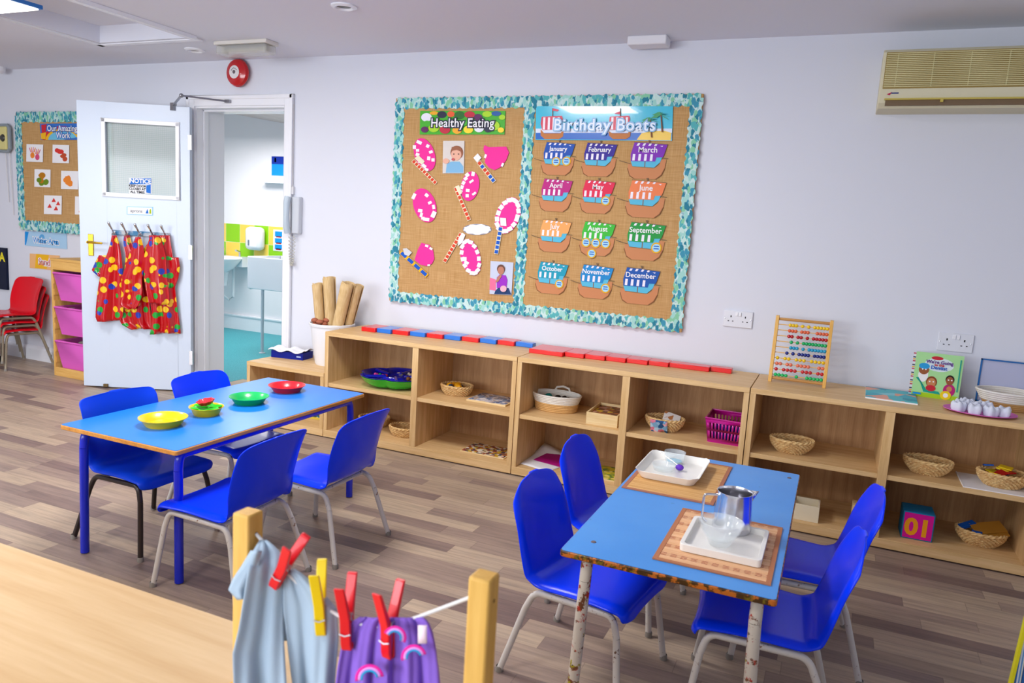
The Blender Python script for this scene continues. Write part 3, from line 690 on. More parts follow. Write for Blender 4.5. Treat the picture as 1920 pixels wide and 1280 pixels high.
# second board, mostly behind the door
a = ony(35, 213, 0); d_ = ony(42, 428, 0); q = ony(214, 300, 0)
sx0, sx1, sz0, sz1 = (a.x+d_.x)/2, q.x, d_.z, a.z
t_ = thing('pinboard', 'smaller hessian pinboard of red and orange paintings, partly behind the open door', 'pinboard', ((sx0+sx1)/2, 0, sz0))
b = MB(); b.bx(sx0, sx1, BY, -.001, sz0, sz1); build('board', b, HESS, t_)
for s in ((sx0+.01, sz1-.03, sx1-.01, sz1-.03), (sx0+.01, sz0+.03, sx1-.01, sz0+.03), (sx0+.03, sz0+.02, sx0+.03, sz1-.02), (sx1-.03, sz0+.02, sx1-.03, sz1-.02)):
    bb = MB(); border(bb, *s, .07, BY-.003-.0005*(s[0] == s[2])); build('border', bb, LEAF, t_, smooth=False)

YB = BY-.0015     # front of the hessian
def mpix(pts, y=YB): return PX(pts, y)
def wprism(b, pts, y1, m=0, t=.0012): b.prism(pts, wallfn, y1-t, y1, m)
PINK = M('pink_paper', '#f0359a', .6); PINK2 = M('hot_pink_card', '#ee2a90', .5)
PRO, PBL, PYE, PGR, PPU = M('print_orange_red', '#d8452a', .5), M('print_blue', '#1658c0', .5), M('print_yellow', '#f0b81c', .5), M('print_green', '#22a83c', .5), M('print_purple', '#5a2088', .5)
CREAM = M('cream_card', '#e9e4c4', .6); PWB = M('white_card', '#f0f0f4', .55)
def sticky(name, lab, cat, layers, mats, y=YB, group=None):
    """layers: (pixel outline, material index) stacked from back to front"""
    b = MB()
    for k, (pts, m) in enumerate(layers): wprism(b, mpix(pts, y), y-.0012*k, m)
    return tag(build(name, b, mats, smooth=False), lab, cat, group)
def rectp(cx, cy, w, h, rot=0):
    r = math.radians(rot); return [(cx+x*math.cos(r)-y_*math.sin(r), cy+x*math.sin(r)+y_*math.cos(r)) for x, y_ in ((-w/2, -h/2), (w/2, -h/2), (w/2, h/2), (-w/2, h/2))]
G = 'paper mouths with white teeth'
def mouth(lab, cx, cy, rx, ry, rot, teeth, flatten=None):
    L = [(flatten or ell(cx, cy, rx, ry, 22, math.radians(rot)), 0)]
    for (tx, ty, w, h, r) in teeth: L.append((rectp(tx, ty, w, h, r), 1))
    # all the teeth sit in one layer
    b = MB(); wprism(b, mpix(L[0][0]), YB-.004, 0, .0015)
    b2 = MB(); k = 0
    o = build('paper_mouth', b, [PINK], smooth=False); tag(o, lab, 'craft', G)
    for i, (pts, m) in enumerate(L[1:]): bt = MB(); wprism(bt, mpix(pts), YB-.0058-.00011*i, 0, .0008); build('paper_tooth', bt, [PWB], o, smooth=False)
    return o
def ring_teeth(cx, cy, rx, ry, rot, angs, w=5, h=5):
    o = []
    for a_ in angs:
        (x, y_) = ell(cx, cy, rx, ry, 360, math.radians(rot))[int(a_) % 360]; o.append((x, y_, w, h, a_+rot))
    return o
mouth('pink oval paper mouth at the top left of the healthy eating board', 797, 290, 19, 32, -18, [(787, 267, 10, 6, 25), (778, 276, 6, 7, 0), (784, 282, 6, 5, 0), (803, 274, 6, 6, 30), (784, 290, 7, 6, 20), (790, 302, 9, 8, 10), (809, 285, 7, 5, -20), (805, 297, 6, 7, 5), (813, 300, 6, 6, 0), (796, 311, 9, 6, 40), (801, 318, 7, 5, 20)])
mouth('pink oval paper mouth at the middle left of the healthy eating board', 797, 385, 21, 33, -18, [(777, 368, 6, 11, 25), (801, 366, 7, 6, 40), (807, 380, 7, 5, -25), (814, 388, 5, 8, -10), (789, 395, 8, 6, 10), (791, 403, 5, 8, 15), (814, 402, 8, 12, 25), (800, 411, 12, 6, 8), (794, 409, 6, 5, 0)])
mouth('pink paper mouth with a wavy row of teeth left of the grey and blue toothbrush', 882, 349, 17, 28, 10, [(877, 328, 7, 7, -40), (874, 335, 7, 6, -40), (870, 343, 7, 6, -60), (867, 351, 7, 6, -70), (888, 326, 6, 8, 10), (885, 340, 9, 4, -35), (878, 357, 7, 6, 5), (890, 363, 8, 4, -35), (877, 367, 6, 6, 0), (865, 359, 6, 6, 30)])
mouth('large pink paper mouth outlined in white beside the middle border', 953, 404, 22, 36, 22, ring_teeth(953, 404, 18, 31, 22, range(0, 360, 22), 8, 9))
mouth('small pink paper mouth below the cloud-shaped card', 883, 482, 18, 35, -14, ring_teeth(883, 482, 15, 31, -14, list(range(-60, 330, 24)), 7, 8)+[(876, 492, 9, 5, 30), (873, 485, 6, 7, 0)])
mouth('folded pink paper mouth at the top right of the healthy eating board', 0, 0, 0, 0, 0, [(911, 293, 4, 7, 20), (943, 309, 4, 7, 25)], [(909, 272), (917, 276), (950, 275), (955, 286), (950, 300), (940, 313), (928, 319), (917, 314), (910, 305), (911, 290), (907, 280)])
mouth('folded pink paper mouth at the bottom left of the healthy eating board', 0, 0, 0, 0, 0, [(801, 461, 6, 4, 20), (809, 466, 6, 4, 30), (805, 497, 5, 3, 0)], [(791, 455), (806, 459), (813, 470), (815, 485), (811, 494), (803, 499), (789, 496), (778, 487), (784, 468)])
G = 'paper toothbrushes'
def brush(lab, p0, p1, w, mat, head, hm, stripe=True, smat=None, n=8):
    x0, y0 = p0; x1, y1 = p1; L = math.hypot(x1-x0, y1-y0); r = math.degrees(math.atan2(y1-y0, x1-x0))
    b = MB(); wprism(b, mpix(rectp((x0+x1)/2, (y0+y1)/2, L, w, r)), YB-.0065, 0)
    o = build('paper_toothbrush', b, [CREAM if stripe else mat], smooth=False); tag(o, lab, 'craft', G)
    b = MB()
    for k in range(n):
        s = (k+.5)/n; q = rectp(x0+(x1-x0)*s, y0+(y1-y0)*s, L/n*.74, w*.8, r)
        bt = MB(); wprism(bt, mpix(q), YB-.0078, 0, .0008); build('paper_square', bt, [(smat or [mat])[k % len(smat or [mat])]], o, smooth=False)
    b = MB(); wprism(b, mpix(head), YB-.0078, 0, .003); build('brush_head', b, [hm], o, smooth=False)
brush('red toothbrush lying below the top left pink mouth', (775, 301), (819, 344), 7, PRO, [(779, 297), (786, 291), (798, 303), (792, 309)], CREAM, n=9)
brush('red toothbrush crossing the centre of the healthy eating board', (855, 351), (881, 413), 7, PRO, [(855, 350), (862, 347), (868, 362), (863, 366)], CREAM, n=8)
brush('red and blue toothbrush with a diamond head left of the folded mouth', (898, 303), (928, 341), 8, PRO, [(889, 296), (897, 288), (904, 296), (896, 305)], PWB, True, [PRO, PBL, PRO, PRO, PBL, PBL], 6)
brush('red toothbrush slanting down left of the cloud-shaped card', (866, 437), (834, 491), 7, PRO, [(868, 436), (874, 440), (868, 455), (860, 461), (861, 447)], PWB, n=8)
brush('blue toothbrush over the large white-edged mouth', (940, 425), (931, 476), 8, PBL, [(939, 408), (950, 409), (951, 424), (940, 423)], PWB, n=6)
brush('yellow toothbrush with blue spots at the bottom left of the big pinboard', (752, 472), (802, 517), 8, PYE, [(757, 466), (764, 465), (774, 473), (768, 480), (760, 477)], M('grey_card', '#cfcfd2', .6), False, [PBL], 4)
sticky('cloud_card', 'white cloud-shaped card in the centre of the pinboard', 'card', [(ell(895, 430, 27, 10.5, 24), 1), ([(x+1.2*math.sin(k*2.1), y+1.0*math.cos(k*1.7)) for k, (x, y) in enumerate(ell(895, 430, 25.5, 9.5, 30))], 0)], [PWB, M('cloud_line', '#8a8ea0', .6)])
# photographs
SK1, HR1, BBL, GRB = M('photo_skin', '#e6b098', .4), M('photo_hair', '#9a6248', .4), M('photo_blue_shirt', '#7fb4d8', .4), M('photo_wall', '#d9d2cc', .4)
sticky('photograph', 'photo of a toddler in a pale blue shirt brushing teeth', 'photograph', [([(831, 264), (871, 264), (870, 325), (830, 325)], 0), ([(836, 324), (838, 308), (846, 303), (862, 303), (869, 312), (869, 324)], 3), (ell(857, 286, 12, 13), 2), (ell(856, 290, 9.5, 11), 1), (ell(837, 302, 6, 5), 1), ([(847, 283), (848, 276), (858, 274), (866, 278), (867, 285), (857, 281)], 2), (ell(852, 289, 1.3, 1), 4), (ell(861, 289, 1.3, 1), 4), (ell(851, 299, 3, 2.3), 5)], [GRB, SK1, HR1, BBL, M('photo_dark', '#3a2a2a', .5), M('photo_lip', '#c85a5a', .5)], YB-.004)
sticky('photograph', 'photo of a child in a purple top at the bottom of the pinboard', 'photograph', [([(920, 489), (963, 492), (959, 553), (918, 551)], 0), ([(919, 520), (930, 524), (930, 545), (918, 543)], 5), ([(929, 545), (936, 538), (954, 540), (959, 552), (927, 551)], 4), ([(932, 520), (937, 515), (949, 516), (952, 525), (950, 538), (932, 540)], 3), (ell(940, 504, 7.5, 8.5), 2), (ell(940, 507, 6, 7.5), 1), ([(930, 529), (934, 519), (940, 514), (942, 517), (935, 528)], 1), (ell(945, 541, 6, 6), 6)], [M('photo_pale', '#c4cce0', .4), M('photo_skin_dark', '#b87a62', .4), M('photo_hair_dark', '#6a4438', .4), M('photo_purple', '#9a2cc0', .4), M('photo_jeans', '#1a3a6a', .4), M('photo_pink', '#e87098', .4), M('photo_bowl', '#ecb4c0', .4)], YB-.004)

# banners
def banner(name, lab, corners, base_mats, layers, text, tpos, tsz, tmat, y=YB-.004, bold=.012, outline=None, sp=1., shear=0.):
    b = MB(); wprism(b, mpix(corners, y), y, 0)
    for k, (pts, m) in enumerate(layers): wprism(b, mpix(pts, y), y-.0014-.0003*k, m, .0005)
    o = build(name, b, base_mats, smooth=False); tag(o, lab, 'banner')
    y2 = y-.0022-.0003*len(layers)
    for (s, (u, v), sz) in text if isinstance(text, list) else [(text, tpos, tsz)]:
        p = ony(u, v, y2)
        if outline: letters(s, sz, (p.x, y2, p.z), EX, EZ, outline, o, bold+.006, 'lettering_outline', spacing=sp, shear=shear)
        letters(s, sz, (p.x, y2-.0006, p.z), EX, EZ, tmat, o, bold*.6, spacing=sp, shear=shear)
    return o
rnd = random.Random(3)
fm = [M('fruit_%d' % k, h, .35) for k, h in enumerate(['#3fae20', '#e8e8f4', '#c01838', '#5a1458', '#f0a818', '#e85a28', '#1a6a20', '#a8d818', '#f8d820', '#1858a0', '#1c1c3c'])]
fl = []
for k, (u, v, r, m) in enumerate([(800, 220, 10, 1), (814, 212, 8, 4), (829, 215, 9, 10), (846, 214, 7, 5), (862, 216, 10, 6), (881, 215, 10, 2), (897, 220, 8, 3), (914, 214, 9, 7), (931, 213, 9, 9), (942, 220, 6, 7), (797, 243, 7, 3), (814, 240, 10, 7), (835, 243, 10, 2), (858, 244, 9, 4), (879, 243, 9, 8), (899, 241, 9, 1), (916, 242, 8, 10), (927, 236, 11, 7), (940, 244, 6, 8), (848, 231, 7, 6), (802, 232, 7, 0), (870, 230, 8, 0), (905, 231, 8, 3)]):
    fl.append((ell(u, max(209+r*.0, v), r, min(r*.8, v-208.5, 251.5-v) if min(v-208.5, 251.5-v) > 2 else 2), m))
banner('healthy_eating_banner', 'fruit and vegetable banner reading Healthy Eating', [(788, 208), (948, 208), (946, 252), (787, 252)], fm, fl, 'Healthy Eating', (866, 231), .070, PWB, outline=fm[10], bold=.0012, sp=1.02)
BS, BSEA, SAND_, PALM, TRUNK, SHIPR, SHIPH, SHIPW, HAZE = M('banner_sky', '#3ec0de', .15, coat=.5), M('banner_sea', '#0c62c0', .2), M('banner_sand', '#f0c848', .3), M('banner_palm', '#169050', .3), M('banner_trunk', '#7a4a28', .4), M('ship_red', '#d01848', .3), M('ship_hull', '#c07840', .4), M('ship_white', '#f0e8f0', .3), M('banner_haze', '#d6dff0', .3)
Ls = [([(1005, 241), (1261, 241), (1260, 250), (1005, 250)], 8), ([(1004, 249), (1260, 249), (1259, 263), (1004, 261)], 1), ([(1194, 262), (1203, 250), (1220, 246), (1245, 245), (1259, 249), (1258, 263)], 2)]
for (x, w) in ((1014, 44), (1142, 42)):
    Ls += [([(x, 242 if x < 1100 else 246), (x+w*.15, 250), (x+w*.85, 250), (x+w, 238), (x+w-2, 256), (x+w-10, 261), (x+8, 261), (x, 254)], 6),
           ([(x+2, 219), (x+w*.9, 217), (x+w*.95, 222), (x+w*.82, 243), (x+3, 244), (x, 232)], 5)]
    for k in range(4): Ls.append(([(x+5+k*9, 220), (x+9+k*9, 220), (x+8+k*9, 243), (x+4+k*9, 243)], 7))
    Ls += [([(x+w*.5, 203), (x+w*.5+1.5, 203), (x+w*.5+1.5, 218), (x+w*.5, 218)], 4), ([(x+w*.5+1, 203), (x+w*.5+13, 206), (x+w*.5+10, 209), (x+w*.5+1, 208)] if x < 1100 else [(x+w*.5, 209), (x+w*.5-11, 213), (x+w*.5, 215)], 5)]
for (tx, ty) in ((1220, 226), (1240, 216)):
    Ls.append(([(tx-1, ty), (tx+1, ty), (tx+4, ty+32), (tx+1, ty+32)], 4))
    for an in range(-30, 220, 36):
        a_ = math.radians(an); dx, dy = math.cos(a_), -math.sin(a_)*.7; Ls.append(([(tx, ty), (tx+dx*8-dy*3, ty+dy*8+dx*2), (tx+dx*19, ty+dy*15+5), (tx+dx*8+dy*3, ty+dy*8-dx*2+3)], 3))
Ls = [([(min(max(x, 1005), 1260), min(max(y_, 200), 263)) for x, y_ in p], m) for p, m in Ls]
banner('birthday_boats_banner', 'sea and pirate ship banner reading Birthday Boats', [(1008, 199), (1262, 199), (1260, 264), (1004, 262), (1005, 203)], [BS, BSEA, SAND_, PALM, TRUNK, SHIPR, SHIPH, SHIPW, HAZE], Ls, 'Birthday Boats', (1131, 235), .085, M('banner_letter', '#dfe8f6', .3), outline=M('banner_outline', '#7fb0dc', .3), bold=.0010, sp=1.12)
def blob_art(name, lab, u0, v0, w, h, mats, seed, kind, y=YB-.003, group='paintings on the smaller pinboard'):
    r = random.Random(seed); b = MB(); c = [(u0, v0), (u0+w, v0+1), (u0+w-.5, v0+h), (u0-.5, v0+h-1)]
    wprism(b, mpix(c, y), y, 0)
    k = 1
    if kind == 'hands':
        for cx, cy in ((.36, .62), (.66, .72)):
            L = [ell(u0+w*cx, v0+h*cy, w*.13, h*.17, 14)]+[rectp(u0+w*(cx+(-.14+.09*i)), v0+h*(cy-.32+.02*abs(i-1.5)), w*.04, h*.28, -20+14*i) for i in range(4)]
            for q in L: wprism(b, mpix(q, y), y-.001-.0002*k, 1+(k % 2), .0003); k += 1
    elif kind == 'blobs':
        for i in range(7): wprism(b, mpix(ell(u0+w*r.uniform(.25, .75), v0+h*r.uniform(.3, .8), w*r.uniform(.08, .2), h*r.uniform(.08, .2), 10, r.random()*3), y), y-.001-.0002*k, 1+(i % 2), .0003); k += 1
    elif kind == 'tri':
        for cx, cy in ((.55, .25), (.8, .42), (.32, .55), (.68, .68)):
            wprism(b, mpix([(u0+w*cx, v0+h*(cy-.12)), (u0+w*(cx+.12), v0+h*(cy+.1)), (u0+w*(cx-.13), v0+h*(cy+.1))], y), y-.001-.0002*k, 1, .0003); k += 1
    return tag(build(name, b, [PWB]+mats, smooth=False), lab, 'painting', group)
AR, AO, AP, AY, AGN = M('art_red', '#d83a34', .7), M('art_orange', '#ee8a34', .7), M('art_pink', '#d8507a', .7), M('art_ochre', '#b87818', .7), M('art_olive', '#6a8a20', .7)
blob_art('childs_painting', 'pink handprint painting in the top row of the smaller pinboard', 50, 270, 31, 34, [AP, AO], 1, 'hands')
blob_art('childs_painting', 'red apple painting in the middle of the top row', 99, 271, 31, 35, [AR, M('art_brick', '#c05030', .7)], 2, 'blobs')
blob_art('childs_painting', 'painting cut off by the door edge in the top row', 150, 272, 31, 35, [AP, AR], 5, 'blobs')
blob_art('childs_painting', 'brown and green swirled painting in the second row', 65, 317, 30, 34, [AY, AGN], 4, 'blobs')
blob_art('childs_painting', 'bright orange painting in the second row', 115, 320, 32, 35, [AO, AO], 9, 'blobs')
blob_art('childs_painting', 'painting of four small red triangles in the bottom row', 83, 366, 33, 36, [AR], 6, 'tri')
blob_art('childs_painting', 'orange striped painting cut off by the door edge in the bottom row', 141, 368, 33, 35, [AO, AO], 8, 'blobs')
banner('amazing_work_banner', 'rainbow banner reading Our Amazing Work', [(75, 232), (160, 231), (200, 231), (199, 262), (77, 262)], [M('banner_blue', '#2a6ec8', .3), PGR, PYE, PRD, M('banner_light', '#6cc0e0', .3), PPU],
       [(ell(118, 262, 38, 26, 24)[12:]+[(118, 262)], 3), (ell(118, 262, 32, 21, 24)[12:]+[(118, 262)], 2), (ell(118, 262, 27, 17, 24)[12:]+[(118, 262)], 4), ([(78, 234), (88, 233), (86, 250), (79, 250)], 3), ([(77, 250), (87, 248), (86, 261), (78, 261)], 2), ([(148, 234), (156, 233), (156, 258), (150, 258)], 3)],
       [('Our Amazing', (116, 241), .062), ('Work', (118, 254), .062)], None, 0, PWB, outline=M('banner_blue', '#2a6ec8', .3), bold=.0012)
def wallsign(name, lab, cs, mats, layers, s, tp, sz, tm):
    return banner(name, lab, cs, mats, layers, s, tp, sz, tm, y=-.003, bold=.0012, outline=PWB)
wallsign('water_sign', 'pale blue wall sign reading Water Area', [(47, 433), (125, 436), (126, 467), (47, 460)], [M('sign_blue', '#a8d0ee', .2), PB2, M('sign_mid', '#5aa8e0', .2)], [([(47, 434), (54, 435), (49, 459), (47, 459)], 1), (ell(79, 446, 5, 7), 2), (ell(107, 455, 4, 4), 2)], 'Water Area', (86, 452), .062, PB2)
wallsign('sand_sign', 'orange and yellow wall sign reading Sand', [(56, 475), (112, 479), (112, 508), (56, 502)], [M('sign_peach', '#f0b878', .3), PYE], [([(68, 476), (92, 478), (88, 504), (66, 502)], 1)], 'Sand', (83, 492), .075, M('sign_pinkish', '#d87070', .4))
# birthday boats
HUL, HULL_, DECK, STR, SPR = M('boat_hull', '#c8875c', .6), M('boat_line', '#8a5a38', .6), M('boat_deck', '#58b8d8', .5), M('boat_stripe', '#ece8f4', .4), M('boat_spar', '#7a6248', .6)
COINR, COINB = M('coin_gold', '#e0ac20', .5), M('coin_blue', '#a8d8ee', .5)
def boat(month, hexc, u, v, w, coins):
    """u,v: pixel of the sail's bottom left corner on the board, w: width in metres"""
    y = YB-.003; o = ony(u, v, y); X = lambda a: o.x+a*w; Z = lambda a: o.z+a*w
    P = lambda pts: [(X(a_), Z(b_)) for a_, b_ in pts]
    t_ = thing('birthday_boat', 'paper sailing boat on the pinboard whose sail reads '+month, 'paper boat', (o.x, 0, o.z), 0, 'birthday boats')
    b = MB(); hull = [(-.08, -.06), (.02, -.08), (.07, -.17), (.73, -.2), (.88, -.1), (.93, .07), (1.08, .05), (1.05, -.2), (.96, -.40), (.80, -.52), (.15, -.52), (.0, -.43), (-.08, -.22)]
    b.prism(P(hull), wallfn, y-.001, y, 0); b.prism(P([(-.08, -.2), (.0, -.42), (.15, -.51), (.15, -.53), (-.01, -.45), (-.1, -.22)]), wallfn, y-.0014, y, 1); b.prism(P([(.80, -.51), (.95, -.39), (1.04, -.2), (1.06, -.2), (.97, -.41), (.80, -.53)]), wallfn, y-.0014, y, 1)
    build('hull', b, [HUL, HULL_], t_, smooth=False)
    b = MB(); b.prism(P([(-.36, .0), (-.36, .02), (0, -.07), (0, -.09)]), wallfn, y-.0016, y-.001); b.prism(P([(.95, .12), (.95, .1), (1.14, .08), (1.14, .1)]), wallfn, y-.0016, y-.001); build('bowsprit', b, SPR, t_, smooth=False)
    b = MB(); b.prism(P([(0, 0), (.06, -.15), (.73, -.18), (.9, -.02), (.95, .13), (.77, .14), (.75, 0)]), wallfn, y-.0022, y-.001); b.prism(P([(.43, -.17), (.455, -.17), (.455, 0), (.43, 0)]), wallfn, y-.0026, y-.001, 1); build('deck', b, [DECK, HULL_], t_, smooth=False)
    sm = M('sail_'+month.lower(), hexc, .4); b = MB()
    b.prism(P([(0, 0), (-.02, .2), (.07, .55), (.45, .555), (1.08, .5), (1.0, .2), (.97, .13), (.78, .12), (.75, 0)]), wallfn, y-.0034, y-.002, 0)
    for k in range(4):
        xk = .04+.18*k; b.prism(P([(xk, .02), (xk+.08, .02), (xk+.085, .21), (xk+.01, .21)]), wallfn, y-.0038, y-.003, 1)
        xk = .14+.18*k; b.prism(P([(xk, .46), (xk+.07, .46), (xk+.11, .53), (xk+.04, .53)]), wallfn, y-.0038, y-.003, 1)
    b.prism(P([(.86, .46), (.95, .465), (.93, .43)]), wallfn, y-.0038, y-.003, 1)
    b.prism(P([(.05, .555), (.05, .57), (1.1, .51), (1.1, .495)]), wallfn, y-.0038, y-.003, 2)
    b.prism(P([(.51, .55), (.53, .55), (.56, .63), (.48, .63)]), wallfn, y-.0030, y-.002, 2)
    build('sail', b, [sm, STR, SPR], t_, smooth=False)
    letters(month, (.235 if len(month) < 7 else .215)*w, (X(.50), y-.0045, Z(.335)), EX, EZ, PWB, t_, .0006)
    for ca, cb in coins:
        b = MB(); b.prism(P(ell(ca, cb, .155, .155, 20)), wallfn, y-.0046, y-.002, 0); b.prism(P(ell(ca, cb, .115, .115, 20)), wallfn, y-.0052, y-.003, 1)
        for dz in (-.03, .04): b.prism(P([(ca-.08, cb+dz-.01), (ca+.08, cb+dz-.01), (ca+.07, cb+dz+.02), (ca-.07, cb+dz+.02)]), wallfn, y-.0056, y-.004, 2)
        build('coin', b, [COINR, COINB, PBL], t_, smooth=False)
boat('January', '#0c4cac', 1020, 298, .165, [(.45, -.08), (.82, -.06)])
boat('February', '#2c1490', 1096, 300, .165, [])
boat('March', '#7c22b0', 1183, 302, .175, [])
boat('April', '#b8127c', 1016, 366, .165, [])
boat('May', '#dc1848', 1093, 369, .165, [(.80, -.10)])
boat('June', '#e87c48', 1179, 373, .180, [])
boat('July', '#f0a45a', 1014, 442, .165, [])
boat('August', '#34b830', 1092, 447, .170, [(.14, -.12), (.47, -.12), (.80, -.12), (.36, -.46)])
boat('September', '#0c9438', 1177, 452, .185, [(.86, -.14)])
boat('October', '#0c98b4', 1009, 520, .165, [(.80, -.16)])
boat('November', '#0c84c8', 1089, 527, .170, [(.86, -.16)])
boat('December', '#0a50a8', 1169, 535, .180, [])

# ================================================================== ON THE DOOR
# notice sticker, name plate
def doorflat(b, pts, off, m=0, t=.0006):
    q = [DP(u, v) for u, v in pts]; b.prism(q, lambda a_, c, d: tuple(dW(a_, DT+d, c)), off, off+t, m)
def doortext(s, u, v, sz, off, mat, par, bold=.0):
    x, z = DP(u, v); return letters(s, sz, dW(x, off, z), -ddir, EZ, mat, par, bold)
NB = M('notice_blue', '#0a6ac8', .4)
b = MB(); doorflat(b, [(240, 333), (282, 333), (282, 363), (240, 363)], -.019, 0); doorflat(b, [(241, 334), (281.5, 334), (281.5, 345), (241, 345)], -.0182, 1)
doorflat(b, [(272, 347), (280.5, 345.5), (280.5, 362.5), (272, 360.5)], -.0182, 1)
o = build('notice_sign', b, [PWB, NB], smooth=False); tag(o, 'blue and white notice sticker on the glass of the open door', 'sign')
doortext('NOTICE', 261, 339.5, .040, DT-.0172, PWB, o, .0012)
for s, v in (('KEEP DOOR', 348.5), ('CLOSED AT', 354.2), ('ALL TIMES', 360)): doortext(s, 255.5, v, .0215, DT-.0172, BLACK, o, .0008)
b = MB(); doorflat(b, [(238, 387), (287, 388), (287, 404), (238, 402)], .0015, 0); doorflat(b, [(239.5, 388.2), (285.5, 389.2), (285.5, 402.8), (239.5, 401)], .0021, 1)
doorflat(b, [(274, 397.5), (277, 391.5), (279, 400), (273.5, 400)], .0028, 2); doorflat(b, [(281, 393), (283.5, 391.5), (284, 400.5), (280, 400.3)], .0028, 3)
o = build('name_plate', b, [M('plate_blue', '#7fc0de', .3), PWB, NB, M('print_lime', '#a8c020', .5)], smooth=False); tag(o, 'small white name plate reading aprons above the coat hooks', 'sign')
doortext('aprons', 256, 395.5, .030, DT+.003, M('ink', '#444a54', .6), o, .0002)
# rail of hooks
hx0, hz0 = DP(211, 437); hx1, hz1 = DP(320, 440)
t_ = thing('coat_hook_rail', 'wooden rail with five chrome hooks on the open door', 'coat rack', tuple(dW((hx0+hx1)/2, DT, (hz0+hz1)/2)), DA)
RAILM = M('rail_blue_wood', '#8fa8b8', .4); _t = NT(RAILM); _t.base(_t.ramp(_t.noise(_t.coord('Object'), 14, 3), [(.42, '#3f7aa4'), (.6, '#b8bcc0')]))
hl = abs(hx0-hx1)/2
b = MB(); b.bx(-hl, hl, 0, .014, -.018, .018); build('rail', b, RAILM, t_, .008, world=False)
HKS = []
for k in range(5):
    xx = hl-.022-(2*hl-.044)*k/4; HKS.append((hx0+hx1)/2+xx)
    b = MB(); b.tube([(xx, .014, 0), (xx, .035, .006), (xx+.004, .058, .035), (xx+.010, .075, .062)], [.006, .006, .006, .009], 10); b.ball((xx+.010, .075, .064), .010)
    b.tube([(xx, .014, -.004), (xx, .030, -.018), (xx, .042, -.028), (xx, .052, -.018), (xx, .054, -.006)], .004, 8); b.lathe([(.0005, .022), (.011, .018), (.014, .0)], (xx, .014, 0), 14, rot=Matrix.Rotation(-PI/2, 3, 'X'))
    build('hook', b, CHROME, t_, world=False)
# aprons
def drape(rows, off, folds, amp, mat, par, name, phase=0., nr=40, nc=40, mapper=None, thick=.002, bulge=.02, mats=None, grow=0.):
    """rows: (v, uL, uR) pixel spans; cloth surface sampled on a vertical plane with folds"""
    mapper = mapper or (lambda u, v, o: dW(DP(u, v)[0], DT+o, DP(u, v)[1]))
    vs_ = [r[0] for r in rows]; R_ = []
    for i in range(nr):
        s = i/(nr-1); v = vs_[0]+(vs_[-1]-vs_[0])*s
        uL = float(np.interp(v, vs_, [r[1] for r in rows])); uR = float(np.interp(v, vs_, [r[2] for r in rows])); row = []
        for j in range(nc):
            a_ = j/(nc-1); am = amp*(.35+.65*s)
            o_ = off+grow*min(1, s*7)*(1-.92*a_)+grow*.9*max(0, s-.35)+am*math.sin(a_*folds*2*PI+phase+.8*math.sin(s*3))+am*.4*math.sin(a_*folds*4.7*PI+phase*2+s*2)+bulge*math.sin(PI*a_)*(1-.5*s)
            dv = 1.3*math.sin(a_*folds*PI+phase+1)*s**3
            row.append(mapper(uL+(uR-uL)*a_, v+dv, o_))
        R_.append(row)
    b = MB(); b.grid(R_); return build(name, b, mats or mat, par, angle=80, solid=thick)
def apron(lab, main, off, folds, amp, ph, extra=()):
    x, z = DP((main[0][1]+main[0][2])/2, main[0][0])
    t_ = thing('apron', lab, 'apron', tuple(dW(x, DT+off, z)), 0, 'aprons on the door')
    drape(main, off, folds, amp, APRON, t_, 'apron_body', ph)
    for k, r in enumerate(extra): drape(r, off-.008, 1.2, .006, APRON, t_, 'sleeve', ph+k, 14, 14, bulge=.012)
apron('leftmost red patterned apron on the door, sleeve towards the door handle', [(441, 216, 224), (455, 213, 229), (475, 207, 233), (500, 197, 236), (540, 191, 237), (575, 187, 238), (592, 186, 236), (600, 189, 233)], .040, 1.1, .018, 0., [[(478, 190, 206), (490, 184, 206), (506, 177, 200), (517, 190, 198)]])
apron('red patterned apron hanging from the middle hooks, its hem lowest at the centre', [(441, 237, 246), (456, 235, 250), (480, 240, 262), (520, 236, 272), (560, 230, 282), (590, 226, 286), (606, 232, 288), (616, 250, 291)], .026, 1.6, .015, 1.3)
apron('narrow front red patterned apron between the middle hooks', [(444, 262, 272), (460, 256, 277), (490, 246, 281), (520, 236, 275), (550, 236, 276), (570, 233, 270), (578, 250, 262)], .062, 1.0, .014, 2.0)
apron('rightmost red patterned apron, widest of the row', [(441, 284, 322), (452, 285, 323), (470, 272, 326), (500, 274, 331), (540, 284, 332), (580, 290, 336), (610, 290, 340), (624, 286, 341)], .034, 1.7, .018, .6, [[(482, 318, 338), (500, 322, 341), (520, 322, 338), (538, 324, 332)]])
apron('short red patterned apron layered in front at the right', [(441, 290, 306), (455, 286, 312), (480, 278, 318), (520, 278, 320), (550, 284, 324), (568, 288, 324)], .070, 1.2, .013, 3.0)

# ================================================================== LEFT SIDE: TRAY UNIT
UX0, UX1, UY, UH = -.925, -.485, -.285, .865
t_ = thing('tray_storage_unit', 'pine storage frame with pink tubs beside the open door', 'storage unit', (UX0, 0, 0))
TW = UX1-UX0
for xx in (0, TW-.018):
    b = MB(); b.bx(xx, xx+.018, UY, -.02, 0, UH-.0); build('side_panel', b, PINE, t_, .001, world=False)
b = MB(); b.bx(-.002, TW+.002, UY-.004, -.02, UH, UH+.018); build('top_panel', b, PINEX, t_, .001, world=False)
b = MB(); b.bx(.018, TW-.018, UY, UY+.016, UH-.065, UH); build('front_rail', b, PINEX, t_, .001, world=False)
b = MB(); b.bx(.018, TW-.018, UY, UY+.016, 0.0, .065); build('plinth', b, PINEX, t_, .001, world=False)
b = MB(); b.bx(.018, TW-.018, -.028, -.02, 0.02, UH); build('back_panel', b, PINEX, t_, .0, world=False)
